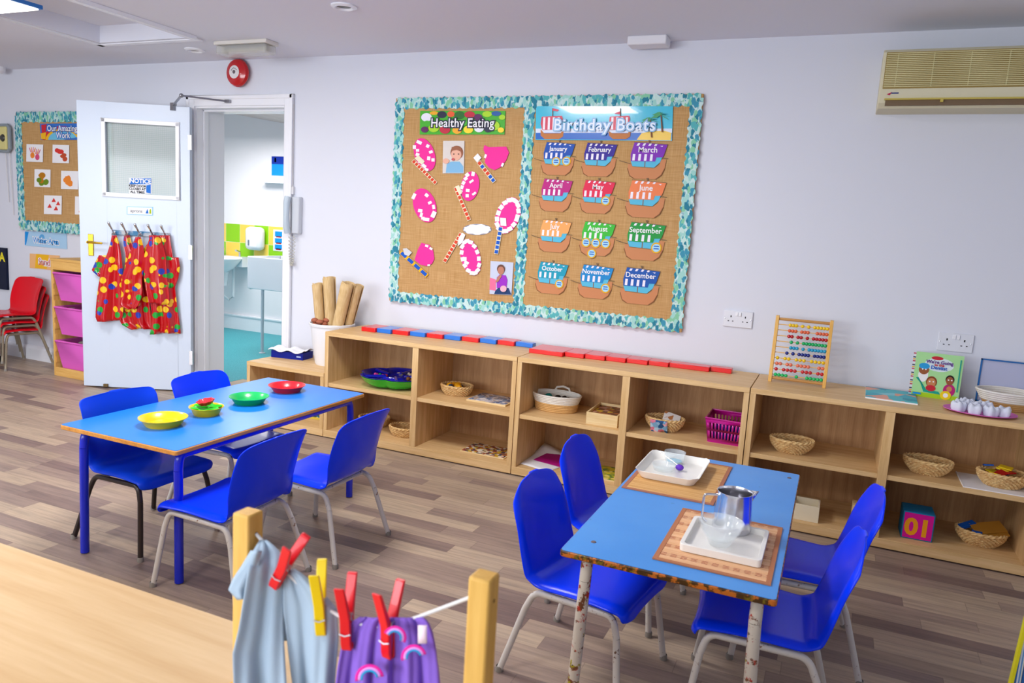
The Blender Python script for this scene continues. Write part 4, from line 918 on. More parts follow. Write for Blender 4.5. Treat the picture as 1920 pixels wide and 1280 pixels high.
for s, xx in ((1, .018), (-1, TW-.018)):
    for k in range(9): b = MB(); b.bx(xx, xx+s*.006, UY+.004, -.03, .10+.085*k, .145+.085*k) if k < 8 else None; k < 8 and build('runner', b, PINE, t_, world=False)
TUB = M('tub_pink', '#dc62c0', .4)
for k, (zt, lab) in enumerate(((.775, 'top pink tub in the pine storage frame'), (.52, 'middle pink tub in the pine storage frame, with pots inside'), (.265, 'bottom pink tub in the pine storage frame, with cloths inside'))):
    tb = thing('storage_tub', lab, 'tub', (UX0+TW/2, (UY-.03)/2, zt), 0, 'pink tubs')
    b = MB(); hw, hd, hh = TW/2-.026, .126, .20
    ring = lambda w, d, z: [(-w, -d, z), (w, -d, z), (w, d, z), (-w, d, z)]
    b.add(ring(hw, hd, 0)+ring(hw-.045, hd-.02, -hh), [(0, 1, 5, 4), (1, 2, 6, 5), (2, 3, 7, 6), (3, 0, 4, 7), (4, 5, 6, 7)]); build('body', b, TUB, tb, 0, world=False, solid=.004)
    b = MB(); b.tube([(-hw, -hd, 0), (hw, -hd, 0), (hw, hd, 0), (-hw, hd, 0)], .008, 8, True); build('rim', b, TUB, tb, world=False)
    if k:
        b = MB(); r_ = random.Random(k)
        for i in range(7):
            if k == 1: b.lathe([(.0005, 0), (.022, 0), (.022, .05), (.0005, .05)], (-.12+.04*i, r_.uniform(-.06, .06), -.055), 12)
            else: b.ball((-.12+.04*i, r_.uniform(-.05, .05), -.03), .035, 10, (1.2, 1, .5))
        o = build('contents', b, M('tub_contents', '#d8d2cc', .6), tb, world=False); o['kind'] = 'stuff'
b = MB(); b.bx(-1.86, -1.62, -.42, -.2, 0, .15); o = build('black_box', b, [BLACK], None, .006); tag(o, 'black box on the floor at the far left edge under the red chairs', 'box')
b = MB(); b.lathe([(.0005, .0), (.03, .01), (.02, .02)], (-1.64, -.425, .11), 4, rot=None); build('label', b, M('yellow_print', '#e8dc2a', .5), o)

# ================================================================== ON THE UNITS
def item(name, lab, cat, loc, rz=0, group=None): return thing(name, lab, cat, loc, math.radians(rz), group)
# bucket with paper rolls
BKX, BKY = 1.556, -.20
t_ = item('bucket', 'white bucket standing on the low shelf unit', 'bucket', (BKX, BKY, .390))
b = MB(); b.lathe([(.0005, .004), (.095, .0), (.100, .01), (.134, .245), (.140, .245), (.142, .258), (.134, .262), (.131, .250), (.097, .014), (.0005, .012)], n=40); build('body', b, M('bucket_white', '#e9ecf2', .35), t_, world=False)
ROLL = M('hessian_roll', '#cda877', .85); _t = NT(ROLL); _t.base(_t.ramp(_t.noise(_t.coord('Object', (40, 40, 6)), 3, 4), [(.35, '#cbaa76'), (.65, '#d8bc8e')]))
def roll(lab, base, top, r, rr=.7):
    base, top = Vector(base), Vector(top); ax = (top-base).normalized(); u_ = ax.orthogonal().normalized(); w_ = ax.cross(u_); R_ = []
    for i in range(12):
        s = i/11; row = []
        for k in range(49):
            a_ = k/48*2*PI*1.9; q = r*(1-.24*k/48)*(.93+.10*math.sin(3*a_/1.9+1.2*s))*(.9+.14*s); row.append(base+(top-base)*s+(u_*math.cos(a_)+w_*math.sin(a_))*q+ax*(.006*math.sin(a_*1.5)*(s > .9)))
        R_.append(row)
    b = MB(); b.grid(R_); return tag(build('fabric_roll', b, ROLL, angle=80, solid=.003), lab, 'roll', 'rolls in the white bucket')
zb = .41
def topx(u, v, y): q = ony(u, v, y); return (q.x, y, q.z)
roll('leftmost pale fabric roll in the white bucket', (1.505, -.22, zb), topx(595, 532, -.24), .036)
roll('darker fabric roll behind the leftmost one in the bucket', (1.525, -.17, zb), topx(606, 532, -.16), .032)
roll('tallest fabric roll in the bucket, leaning to the wall', (1.56, -.20, zb), topx(616, 520, -.20), .040)
roll('wide pale fabric roll at the right of the bucket', (1.58, -.25, zb), topx(652, 531, -.25), .044)
roll('rightmost fabric roll, leaning to the right in the bucket', (1.60, -.19, zb), topx(671, 535, -.17), .036)
b = MB(); r_ = random.Random(2)
for k in range(9): b.ball((BKX-.085+.02*(k % 4)+r_.uniform(-.01, .01), BKY-.075+.022*(k//3), .655+r_.uniform(-.02, .012)), .02, 10, (1.2, 1, .8))
o = build('brown_cloth', b, M('rust_cloth', '#a8644c', .9)); tag(o, 'crumpled rust brown cloth at the left of the bucket', 'cloth')
# tissue box
p = onz(533, 668, .39); t_ = item('tissue_box', 'dark blue box with white tissues on the low shelf unit', 'tissue box', (1.235, -.185, .39), 8)
b = MB(); b.bx(-.115, .115, -.062, .062, 0, .045); build('box', b, M('tissue_navy', '#0c1c86', .4), t_, .001, world=False)
b = MB(); R_ = [[(-.13+.25*i/15, -.075+.13*j/7, .055+.008*math.sin(i*.9)+.006*math.cos(j*1.3)-.012*(j == 0)) for j in range(8)] for i in range(16)]; b.grid(R_); build('tissue', b, PWB, t_, world=False, angle=80, solid=.002)
letters('Tork', .03, (.08, -.0626, .02), EX, EZ, M('pale_print', '#b8c8e8', .5), t_) if False else None
b = MB(); b.box((.085, -.0625, .020), (.03, .001, .008)); build('label', b, M('pale_print', '#b8c8e8', .5), t_, world=False)

# number blocks on the units' tops
NR_, NBU = M('block_red', '#e01218', .3, coat=.4), M('block_blue', '#1a72d8', .3, coat=.4)
T = SH
ords = ['first', 'second', 'third', 'fourth', 'fifth', 'sixth', 'seventh', 'eighth', 'ninth', 'tenth']
us = [677, 706, 735, 768, 799, 832, 865, 899, 932, 966, 1001]; vs2 = [620+(652-620)*(u-677)/(1001-677)+3.5*math.sin(PI*(u-677)/324)*0 for u in us]
fx_ = [onz(u, v, T) for u, v in zip(us, vs2)]
def blk(name, x0, x1, y0, d, h, mat, lab, g):
    L = x1-x0; b = MB(); b.bx(.0008, L-.0008, 0, d, 0, h); o = build(name, b, mat, None, .003); o.location = (x0, y0, T); return tag(o, lab, 'block', g)
for k in range(10):
    blk('number_block', fx_[k].x, fx_[k+1].x, fx_[k].y+.0, .155-.006*k if k < 9 else .05, .026, NR_ if k % 2 == 0 else NBU, '%s %s block from the left in the red and blue row' % (ords[k], 'red' if k % 2 == 0 else 'blue'), 'red and blue blocks')
us = [991, 1058, 1096, 1135, 1174, 1215, 1254, 1331, 1372]; vs2 = [661+(700-661)*(u-991)/(1372-991) for u in us]
fx_ = [onz(u, v, T) for u, v in zip(us, vs2)]
for k in range(8): blk('number_block', fx_[k].x, fx_[k+1].x, fx_[k].y, .20-.02*k, .024, NR_, '%s block from the left in the all-red row' % ords[k], 'all-red blocks')

# baskets
def weave(b, rb, rt, h, ox, oy, n=26, rings=9, r=.0032):
    for q in range(rings):
        s = (q+.5)/rings; R0 = rb+(rt-rb)*math.sin(PI/2*s); z = h*s
        b.tube([((R0*ox+.003*math.cos(PI*k*1.0+q*PI)*1)*math.cos(2*PI*k/(2*n)), (R0*oy+.003*math.cos(PI*k+q*PI))*math.sin(2*PI*k/(2*n)), z) for k in range(2*n)], h/rings*.56, 5, True)
def basket_proto(name, lab, rb, rt, h, ox, oy, loc, rz=0, group='wicker baskets'):
    t_ = item(name, lab, 'basket', loc, rz, group)
    b = MB(); weave(b, rb, rt, h, ox, oy); build('woven_body', b, WICK, t_, world=False)
    b = MB(); b.lathe([(.0005, .004), (rb*1.02, .004), (rb*1.02, .008), (.0005, .008)], n=30, sx=ox, sy=oy); build('base', b, WICK, t_, world=False)
    b = MB()
    for ph in (0, PI):
        b.tube([((rt*ox+.004*math.cos(k*.9+ph))*math.cos(2*PI*k/90), (rt*oy+.004*math.cos(k*.9+ph))*math.sin(2*PI*k/90), h+.004+.004*math.sin(k*.9+ph)) for k in range(90)], .0045, 6, True)
    build('rim', b, WICK, t_, world=False); return t_
def at(u, v, z): p = onz(u, v, z); return (p.x, p.y, z)
G = 'wicker baskets'
ov = basket_proto('wicker_basket', 'wicker basket holding a white paper, in the unit under the abacus', .050, .085, .058, 1.12, .84, (4.305, -.325, SS), 4)
dup(ov, (4.875, -.315, SS), math.radians(-10), 'empty oval wicker basket on the shelf under the green picture book', G)
dup(ov, (5.155, -.345, SS), math.radians(8), 'wicker basket of coloured puzzle pieces on top of a picture board', G)
dup(ov, (5.12, -.285, SB), math.radians(0), 'wicker basket with blue and tan pieces beside the number cube', G)
dup(ov, (3.695, -.295, SS), math.radians(0), 'wicker basket with a butterfly cloth and picture card, left of the magenta basket', G)
rd = basket_proto('wicker_basket', 'small round wicker basket with yellow pieces on a shelf of the left tall unit', .060, .084, .05, 1.1, .9, (2.478, -.25, SS), 0)
dup(rd, (2.165, -.29, SB), 0, 'empty pale wicker basket on the bottom shelf of the left tall unit', G)
dup(rd, (1.90, -.215, SB), .3, 'wicker basket behind the table leg, on the bottom shelf of the left tall unit', G)
def lump(name, lab, cat, items, mats, loc, grp=None):
    return None
def pieces(name, lab, cat, c, n, rad, zz, mats, seed, size=.016, flatz=.5, group=None, oy=.8):
    r = random.Random(seed)
    for k in range(n):
        a_ = r.random()*2*PI; q = rad*math.sqrt(r.random()); b = MB()
        sz = size*r.uniform(.8, 1.3); b.ball((0, 0, 0), sz, 10, (1, r.uniform(.6, 1), flatz))
        m = mats[k % len(mats)]
        o = build(name, b, m); o.location = (c[0]+q*math.cos(a_), c[1]+q*math.sin(a_)*oy, c[2]+zz+r.uniform(0, .012)); o.rotation_euler = (r.uniform(-.5, .5), r.uniform(-.5, .5), r.random()*3)
        tag(o, lab, cat, group)
TOYY, TOYB, TOYN = M('toy_yellow', '#f0a818', .4), M('toy_slate', '#3c4858', .5), M('toy_brown', '#8a5a34', .6)
pieces('toy_piece', 'yellow or dark wooden piece in the small round basket', 'toy', (2.478, -.25, SS), 11, .045, .04, [TOYY, TOYY, TOYB], 3, .018, .8, 'pieces in the small round basket')
pieces('toy_piece', 'dark piece in the basket behind the table leg', 'toy', (1.90, -.215, SB), 6, .04, .035, [TOYB], 5, .016, .8, 'pieces in the basket behind the table leg')
b = MB(); b.lathe([(.0005, .034), (.055, .036), (.056, .038), (.0005, .040)], n=24, sx=1.25, sy=.8); o = build('paper_disc', b, PWB); o.location = (4.305, -.325, SS); tag(o, 'white paper lying in the basket under the abacus', 'paper')
# puzzle pieces in right basket
RD_, YL_, BL_ = M('puzzle_red', '#a81e18', .5), M('puzzle_yellow', '#e0c020', .5), M('puzzle_blue', '#1458b8', .5)
r_ = random.Random(8)
def slab(name, lab, cat, c, w, d, h, rz, mat, tilt=(0, 0), group=None, bev=.001):
    b = MB(); b.box((0, 0, 0), (w, d, h)); o = build(name, b, mat, None, bev); o.location = c; o.rotation_euler = (tilt[0], tilt[1], math.radians(rz)); return tag(o, lab, cat, group)
for k in range(9): slab('puzzle_piece', 'coloured foam piece in the basket on the picture board', 'toy', (5.155+r_.uniform(-.06, .06), -.345+r_.uniform(-.04, .04), SS+.050+.004*k), .05, .035, .006, r_.uniform(0, 180), [RD_, YL_, BL_, YL_, RD_][k % 5], (r_.uniform(-.25, .25), r_.uniform(-.25, .25)), 'foam pieces in the basket')
TAN = M('tan_card', '#b8802c', .7)
slab('card_piece', 'large tan card sticking out of the basket beside the number cube', 'toy', (5.145, -.28, SB+.078), .13, .07, .004, 20, TAN, (.35, -.18)); slab('card_piece', 'lower tan card in the basket beside the number cube', 'toy', (5.16, -.30, SB+.062), .12, .05, .004, 10, TAN, (.2, -.2))
slab('foam_piece', 'long blue piece at the left of the basket beside the number cube', 'toy', (5.065, -.27, SB+.070), .07, .03, .014, 25, BL_, (.1, -.35)); slab('foam_piece', 'small blue piece under the tan cards in the basket', 'toy', (5.10, -.315, SB+.060), .04, .03, .01, -10, BL_)
# butterfly cloth and card on the basket in the middle unit
BUT = patch('butterfly_print', ['#7fb2d8', '#b8d4ec', '#d87a94', '#2c5a90', '#9cc4e4', '#f0b4c0'], 45, .7)
b = MB(); R_ = [[(-.045+.085*j/7, -.087+.012*i/5-.0*abs(j-3), .066-.07*i/5-.012*math.sin(j*.9)*(i/5)) for j in range(8)] for i in range(6)]
R_ = [[(x-.0, -.093+.035*(i/5), z) for (x, y, z) in row] for i, row in enumerate(R_)]; b.grid(R_); o = build('butterfly_cloth', b, BUT, angle=80, solid=.003); o.location = (3.685, -.295, SS); tag(o, 'blue butterfly print cloth hanging over the front of a wicker basket', 'cloth')
slab('picture_card', 'white picture card standing in the basket with the butterfly cloth', 'card', (3.725, -.28, SS+.062), .085, .055, .003, 12, patch('card_print', ['#ece8e4', '#ece8e4', '#b87848', '#ece8e4'], 40), (.9, .25))
# dip tray
t_ = item('divided_tray', 'lobed green and blue plastic tray of small toys on the left tall unit', 'tray', (2.07, -.265, SS))
b = MB(); n_ = 60
def lob(k): a_ = 2*PI*k/n_; return (1-.17*(1-abs(math.sin(2.5*a_+.3)))**2.2)*1.06
R_ = [[((.0005+r)*lob(k)*math.cos(2*PI*k/n_), (.0005+r)*.93*lob(k)*math.sin(2*PI*k/n_), z) for k in range(n_+1)] for r, z in ((0, .002), (.10, .002), (.155, .012), (.185, .035), (.198, .060), (.202, .062))]
b.grid(R_); build('green_tray', b, M('plastic_green', '#12c024', .25, coat=.4), t_, world=False, solid=.002, angle=60)
b = MB(); R_ = [[((.0005+r)*lob(k)*math.cos(2*PI*k/n_), (.0005+r)*.93*lob(k)*math.sin(2*PI*k/n_), z+(.0)) for k in range(n_+1)] for r, z in ((0, .045), (.05, .045), (.07, .058), (.09, .030), (.15, .028), (.18, .045), (.200, .068), (.206, .068))]
b.grid(R_)
for k in range(5):
    a_ = 2*PI*k/5+.25; b.tube([(.06*math.cos(a_), .056*math.sin(a_), .056), (.19*math.cos(a_), .175*math.sin(a_), .060)], .010, 8)
build('blue_insert', b, M('plastic_navy', '#0a18a8', .15, coat=.6), t_, world=False, solid=.0015, angle=60)
PCK = [M('toy_pink', '#e0489a', .4), M('toy_green', '#2ab83c', .4), M('toy_black', '#241c1c', .5), M('toy_red', '#c82424', .4)]
pieces('small_toy', 'small coloured toy in the left pocket of the divided tray', 'toy', (1.985, -.30, SS), 12, .04, .045, PCK, 11, .012, .8, 'toys in the left pocket')
pieces('small_toy', 'shell or stone in the back pocket of the divided tray', 'toy', (2.08, -.17, SS), 12, .05, .045, [M('shell', '#d8c8b4', .5), M('stone', '#6a6468', .6)], 12, .014, .7, 'shells in the back pocket')
pieces('small_toy', 'brown pine cone piece in the right pocket of the divided tray', 'toy', (2.19, -.25, SS), 8, .04, .045, [TOYN], 13, .018, .8, 'cones in the right pocket')
# puzzles and books lying on shelves
def board_item(name, lab, cat, c, w, d, h, rz, pal, sc, base=None):
    t_ = item(name, lab, cat, c, rz); b = MB(); b.box((0, 0, h/2), (w, d, h)); build('board', b, base or PLY, t_, .001, world=False)
    b = MB(); b.box((0, 0, h+.0008), (w-.012, d-.012, .0016)); build('picture', b, patch(name+'_print_%d' % int(c[0]*100), pal, sc), t_, world=False); return t_
board_item('jigsaw_puzzle', 'pale blue picture puzzle on the shelf right of the yellow pieces', 'puzzle', (2.715, -.255, SS), .24, .20, .010, 0, ['#8a98b4', '#c8c4cc', '#4c5c88', '#b8a494', '#e4e0e0'], 55)
board_item('jigsaw_puzzle', 'colourful street puzzle on the bottom shelf of the left tall unit', 'puzzle', (2.72, -.29, SB), .27, .19, .006, 0, ['#c8a428', '#8a3c34', '#d8c8b0', '#4a4450', '#b86c30', '#e8e0d0'], 60)
board_item('picture_board', 'yellow and blue picture board in the low shelf unit', 'puzzle', (1.43, -.22, SB), .26, .20, .012, 8, ['#2a8ab0', '#d8c830', '#2c5a4c', '#e8e0d8', '#1a3c70'], 50, M('board_yellow', '#d8c040', .5))
board_item('picture_board', 'red, yellow and blue picture board under the basket at the far right', 'puzzle', (5.13, -.33, SS-.0), .24, .24, .0, 0, ['#d8ccd8'], 40) if False else None
t_ = item('picture_board', 'white board with red, yellow and blue shapes at the far right shelf', 'puzzle', (5.128, -.335, SS))
b = MB(); b.bx(-.125, .125, -.115, .115, 0, .004); b.bx(-.128, -.125, -.115, .115, 0, .006); build('board', b, [PWB], t_, world=False)
# wooden tray box with puzzle
def open_box(name, lab, c, w, d, h, rz, mat, pic=None, cat='box'):
    t_ = item(name, lab, cat, c, rz); k = .008; b = MB()
    b.bx(-w/2, w/2, -d/2, d/2, 0, k); b.bx(-w/2, w/2, -d/2, -d/2+k, k, h); b.bx(-w/2, w/2, d/2-k, d/2, k, h); b.bx(-w/2, -w/2+k, -d/2+k, d/2-k, k, h); b.bx(w/2-k, w/2, -d/2+k, d/2-k, k, h)
    build('box_body', b, mat, t_, .001, world=False)
    if pic: b = MB(); b.bx(-w/2+k, w/2-k, -d/2+k, d/2-k, h-.02, h-.014); build('puzzle_picture', b, pic, t_, world=False)
    return t_
open_box('wooden_box', 'pale wooden tray box with a picture puzzle, right of the rope basket', (3.395, -.29, SS), .165, .26, .062, 2, PLY, patch('box_print', ['#8a5a3c', '#d8b43c', '#c89a84', '#6a4a3c', '#b8703c'], 40))
open_box('white_box', 'cream open box on the bottom shelf behind the place-mat table', (4.40, -.37, SB), .12, .12, .075, 0, M('cream_wood', '#e8dcc0', .5))
# rope basket
t_ = item('rope_basket', 'oval rope basket, white above and tan below, in the middle unit', 'basket', (3.085, -.235, SS))
def coil(b, prof, sx, sy, r, m): 
    for (R0, z) in prof: b.tube([(R0*sx*math.cos(2*PI*k/48), R0*sy*math.sin(2*PI*k/48), z) for k in range(48)], r, 6, True, m)
b = MB(); coil(b, [(.095+.006*k/5, .006+.009*k) for k in range(5)], 1.2, .85, .0058, 0); b.lathe([(.0005, .004), (.1, .004), (.1, .008), (.0005, .008)], n=36, sx=1.18, sy=.83, m=0)
coil(b, [(.101+.003*k, .051+.009*k) for k in range(5)], 1.2, .85, .0058, 1); build('coiled_body', b, [M('rope_tan', '#cfa368', .8), M('rope_white', '#e6e2da', .8)], t_, world=False)
b = MB(); b.tube([(-.045, .09, .085), (-.035, .095, .105), (0, .096, .113), (.035, .095, .105), (.045, .09, .085)], .006, 8); build('handle', b, M('rope_white', '#e6e2da', .8), t_, world=False)
pieces('small_toy', 'toy animal or bead inside the rope basket', 'toy', (3.085, -.235, SS), 16, .07, .05, [TOYN, M('toy_olive', '#8a7a2c', .5), M('toy_black', '#241c1c', .5), M('toy_teal', '#1a8a8a', .5)], 21, .018, .8, 'toys in the rope basket', .7)
# paper and magenta card
b = MB(); R_ = [[(-.12+.24*j/9, -.15+.30*i/9, .002+.06*max(0, i/9-.55)**1.5*(1-j/9)*2.5) for j in range(10)] for i in range(10)]; b.grid(R_)
o = build('paper_sheet', b, PWB, angle=80, solid=.001); o.location = (3.06, -.27, SB); o.rotation_euler = (0, 0, -.25); tag(o, 'white paper sheet with a curled corner on the bottom shelf of the middle unit', 'paper')
MG = M('magenta_card', '#b0107c', .5); slab('magenta_card', 'magenta printed card lying on the white paper sheet', 'card', (3.10, -.245, SB+.010), .17, .16, .003, -12, MG, (.05, 0))
board_item('jigsaw_puzzle', 'yellow picture puzzle on the bottom shelf behind the far left chair', 'puzzle', (3.40, -.30, SB), .20, .22, .008, 0, ['#d8c830', '#a8a83c', '#e8d878', '#6a8a3c'], 45)
# magenta plastic basket
t_ = item('plastic_basket', 'magenta plastic basket with blue contents on the middle unit', 'basket', (4.005, -.30, SS), 0)
MGP = M('magenta_plastic', '#c0108c', .3, coat=.3)
w0, w1, d0, d1, h_ = .078, .094, .085, .105, .120
def wallpt(side, s, z):
    k = z/h_; w = w0+(w1-w0)*k; d = d0+(d1-d0)*k
    return {0: (-w+2*w*s, -d, z), 1: (w, -d+2*d*s, z), 2: (w-2*w*s, d, z), 3: (-w, d-2*d*s, z)}[side]
b = MB()
for sd in range(4):
    for (z0, z1) in ((0, .022), (.058, .068), (.100, h_)): b.add([wallpt(sd, 0, z0), wallpt(sd, 1, z0), wallpt(sd, 1, z1), wallpt(sd, 0, z1)], [(0, 1, 2, 3)])
    for k in range(11):
        s0 = k/10*.9+.05-.012; 
        for (z0, z1) in ((.022, .058), (.068, .100)): b.add([wallpt(sd, max(0, s0 if k else 0), z0), wallpt(sd, min(1, s0+.048) if k < 10 else 1, z0), wallpt(sd, min(1, s0+.048) if k < 10 else 1, z1), wallpt(sd, max(0, s0 if k else 0), z1)], [(0, 1, 2, 3)])
b.add([wallpt(0, 0, 0), wallpt(0, 1, 0), wallpt(2, 0, 0), wallpt(2, 1, 0)], [(0, 1, 2, 3)])
build('lattice_body', b, MGP, t_, world=False, solid=.003)
b = MB(); b.tube([wallpt(0, 0, h_), wallpt(0, 1, h_), wallpt(2, 0, h_), wallpt(2, 1, h_)], .005, 8, True); build('rim', b, MGP, t_, world=False)
for k in range(6): slab('blue_block', 'dark blue block inside the magenta plastic basket', 'block', (3.955+.02*k, -.30, SS+.045), .016, .13, .075, 0, M('deep_blue', '#141c8c', .4), group='blocks in the magenta basket')
# wooden block stack
for k in range(6):
    for j in range(3):
        rz = 0 if k % 2 else 90; off = (-.027+.027*j)
        c = (4.635+(0 if k % 2 else off), -.34+(off if k % 2 else 0), SB+.009+.017*k)
        slab('wooden_block', 'small plain wooden block in the stack behind the right-hand chairs', 'block', c, .078, .024, .0155, rz, PLY, group='stacked wooden blocks')
# number cube
t_ = item('number_cube', 'magenta and blue cube with an upside-down yellow 10 on the bottom shelf', 'toy block', (4.862, -.335, SB+.0625), 1)
b = MB(); b.box((0, 0, 0), (.124, .124, .124)); build('cube', b, M('cube_blue', '#1c78a8', .5), t_, .002, world=False)
b = MB(); b.box((0, -.0625, 0), (.114, .001, .114)); build('front_face', b, M('cube_magenta', '#d81494', .45), t_, world=False)
PMt = PM[t_.name]; pc = PMt @ Vector((0, -.0634, 0))
letters('10', .105, pc, -(PMt.to_3x3() @ EX), -EZ, M('digit_yellow', '#f0a018', .5), t_, .004)

# abacus
ab0 = onz(1438, 714, T); ab1 = onz(1547, 729, T); AW = .245; AH = .318
t_ = item('abacus', 'wooden abacus with ten rows of coloured beads', 'abacus', (4.292, -.215, T), 0)
lean = .10; FR = wood('abacus_frame', '#efc070', '#dca650', 'z', .4)
ly = lambda z: lean*z/AH*.6
for s in (-1, 1):
    b = MB(); xx = s*(AW/2); b.add([(xx-.008, -.014, 0), (xx+.008, -.014, 0), (xx+.008, .014, 0), (xx-.008, .014, 0), (xx-.008, -.014+ly(AH), AH), (xx+.008, -.014+ly(AH), AH), (xx+.008, .014+ly(AH), AH), (xx-.008, .014+ly(AH), AH)], [(0, 1, 2, 3), (7, 6, 5, 4), (0, 1, 5, 4), (1, 2, 6, 5), (2, 3, 7, 6), (3, 0, 4, 7)]); build('side_post', b, FR, t_, .002, world=False)
for z in (.018, AH-.016):
    b = MB(); b.tube([(-AW/2, ly(z), z), (AW/2, ly(z), z)], .007, 10); build('crossbar', b, wood('abacus_bar', '#cf9a5c', '#b07c40', 'x', .4), t_, world=False)
pat = [('#f0c818', [1, 1, 1, 0, 1, 0, 1, 0, 1, 1, 1, 1, 1], .05), ('#e0643c', [1, 1, 1, 0, 1, 1, 1, 0, 0, 1, 1, 1, 1], .05), ('#b80c20', [1, 1, 0, 1, 1, 0, 1, 0, 1, 1, 1, 1, 1], .05), ('#0cae5c', [0, 1, 0, 1, 0, 1, 1, 1, 1, 1, 1, 1, 1], .05), ('#1c9cc8', [1, 1, 1, 0, 1, 0, 1, 1, 1, 1, 1, 1], .065), ('#0c2480', [1, 0, 1, 0, 1, 1, 1, 1, 0, 1, 1, 1, 1], .05),
       ('#f0c818', [1, 0, 1, 1, 0, 1, 1, 1, 0, 1, 1, 1, 1], .01), ('#e87858', [1, 1, 0, 1, 1, 0, 1, 1, 1, 1, 0, 0, 1, 1], .01), ('#c81c28', [1, 0, 1, 1, 1, 1, 0, 1, 1, 1, 0, 1, 1], .01), ('#18bc64', [1, 1, 1, 1, 0, 0, 1, 0, 0, 1, 1, 1, 1, 1], .01)]
for k, (hx, pp, st) in enumerate(pat):
    z = AH-.042-.0268*k; bm_ = M('bead_'+hx[1:], hx, .2, coat=.5)
    b = MB(); b.tube([(-AW/2, ly(z), z), (AW/2, ly(z), z)], .0022, 6); rod = build('rod', b, FR, t_, world=False)
    x0 = -AW/2+.012+st; x1 = AW/2-.016; n_ = len(pp); stp = (x1-x0)/(n_-1)
    tot = sum(pp)
    for i, f_ in enumerate(pp):
        if f_: b = MB(); b.ball((x0+stp*i, ly(z), z), .0088, 12); build('bead', b, bm_, rod, world=False)
# magazines
t_ = item('magazine', 'thin teal and peach magazines lying beside the abacus', 'magazine', (4.70, -.205, T), -2)
b = MB(); b.bx(-.105, .105, -.14, .14, 0, .006); build('pages', b, PWB, t_, world=False); b = MB(); b.bx(-.105, .105, -.14, .14, .006, .0075); build('cover', b, patch('magazine_print', ['#4ab4c4', '#58c0c8', '#eaa890', '#8ad0d8', '#3c9ab0'], 14), t_, world=False)
# green picture book
bk = item('picture_book', 'green dentist picture book standing open against the wall', 'book', (4.885, -.115, T), -3)
BGRN = M('book_green', '#a8e098', .3, coat=.4)
def bookpt(a_, c, d): return PM['picture_book'] @ Vector((a_, -.0-d+.10*c*.6, c))
BKW, BKH = .185, .205
def bp(u, v): # u,v in 0..1 over the cover
    return ((u-.5)*BKW, v*BKH)
b = MB(); b.prism([bp(0, 0), bp(1, 0), bp(1, 1), bp(0, 1)], bookpt, -.016, -.002); build('pages', b, PWB, bk, smooth=False)
b = MB(); b.prism([bp(-.01, 0), bp(1.03, 0), bp(1.03, 1.01), bp(-.01, 1.01)], bookpt, -.002, .001); build('cover', b, BGRN, bk, smooth=False)
bmats = [M('bubble', '#d8e8ec', .4), PRD, M('scrub_blue', '#2a9cd8', .4), M('skin_brown', '#9a5a38', .5), M('skin_tan', '#c88858', .5), M('hair_black', '#2a1a18', .5), M('shirt_magenta', '#b82478', .5), M('teal_print', '#18a08c', .4), M('lime_print', '#a8d020', .4), M('sun_yellow', '#f0d020', .4), PWB, M('hair_auburn', '#8a4424', .5), PB2]
LB = [([(0, 0), (1, 0), (1, .10), (0, .10)], 8), (ell(.52, .76, .32, .155), 0), (ell(.46, .905, .13, .042), 1), (ell(.20, .50, .11, .16), 10), (ell(.20, .62, .115, .11), 3), (ell(.20, .70, .12, .07), 2), ([(.05, .42), (.10, .44), (.25, .12), (.62, .10), (.58, .16), (.30, .18)], 7), (ell(.40, .36, .12, .13), 11), (ell(.40, .34, .095, .11), 4), (ell(.40, .22, .11, .07), 1), (ell(.80, .22, .13, .14), 6), (ell(.79, .46, .095, .10), 5), (ell(.79, .43, .08, .095), 3), (ell(.80, .25, .06, .06), 4), (ell(.74, .10, .12, .10), 9), (ell(.74, .10, .055, .05), 10), ([(.96, .2), (.985, .2), (.985, .92), (.96, .92)], 7), ([(.02, .05), (.2, .05), (.2, .09), (.02, .09)], 12)]
b = MB()
for k, (pts, m) in enumerate(LB):
    pts = [bp(min(max(x, 0), 1.02), min(max(y, 0), 1)) for x, y in pts]; b.prism(pts, bookpt, .001, .0014+.0002*k, m)
for ex_, ey in ((.36, .37), (.44, .37), (.76, .45), (.83, .45), (.17, .63), (.24, .63)): b.prism([bp(x, y) for x, y in ell(ex_, ey, .018, .016, 10)], bookpt, .001, .0054, 10)
build('cover_picture', b, bmats, bk, smooth=False)
bex = PM['picture_book'].to_3x3() @ Vector((1, 0, 0)); bez = (PM['picture_book'].to_3x3() @ Vector((0, .06, 1))).normalized()
for s, u, v, sz, m in (("We're Going", .52, .815, .0205, PPU), ('to the', .52, .755, .016, PRD), ('Dentist', .52, .69, .022, PBL)):
    letters(s, sz, bookpt(*bp(u, v), .0058), bex, bez, m, bk, .0006)
b = MB()
for k in range(22): b.prism([bp(-.07, .03+k*.044), bp(-.01, .03+k*.044), bp(-.01, .05+k*.044), bp(-.07, .05+k*.044)], bookpt, -.006, .000, k % 4)
build('ring_binding', b, [PWB, PRD, PYE, M('navy', '#0a1430', .4)], bk, smooth=False)
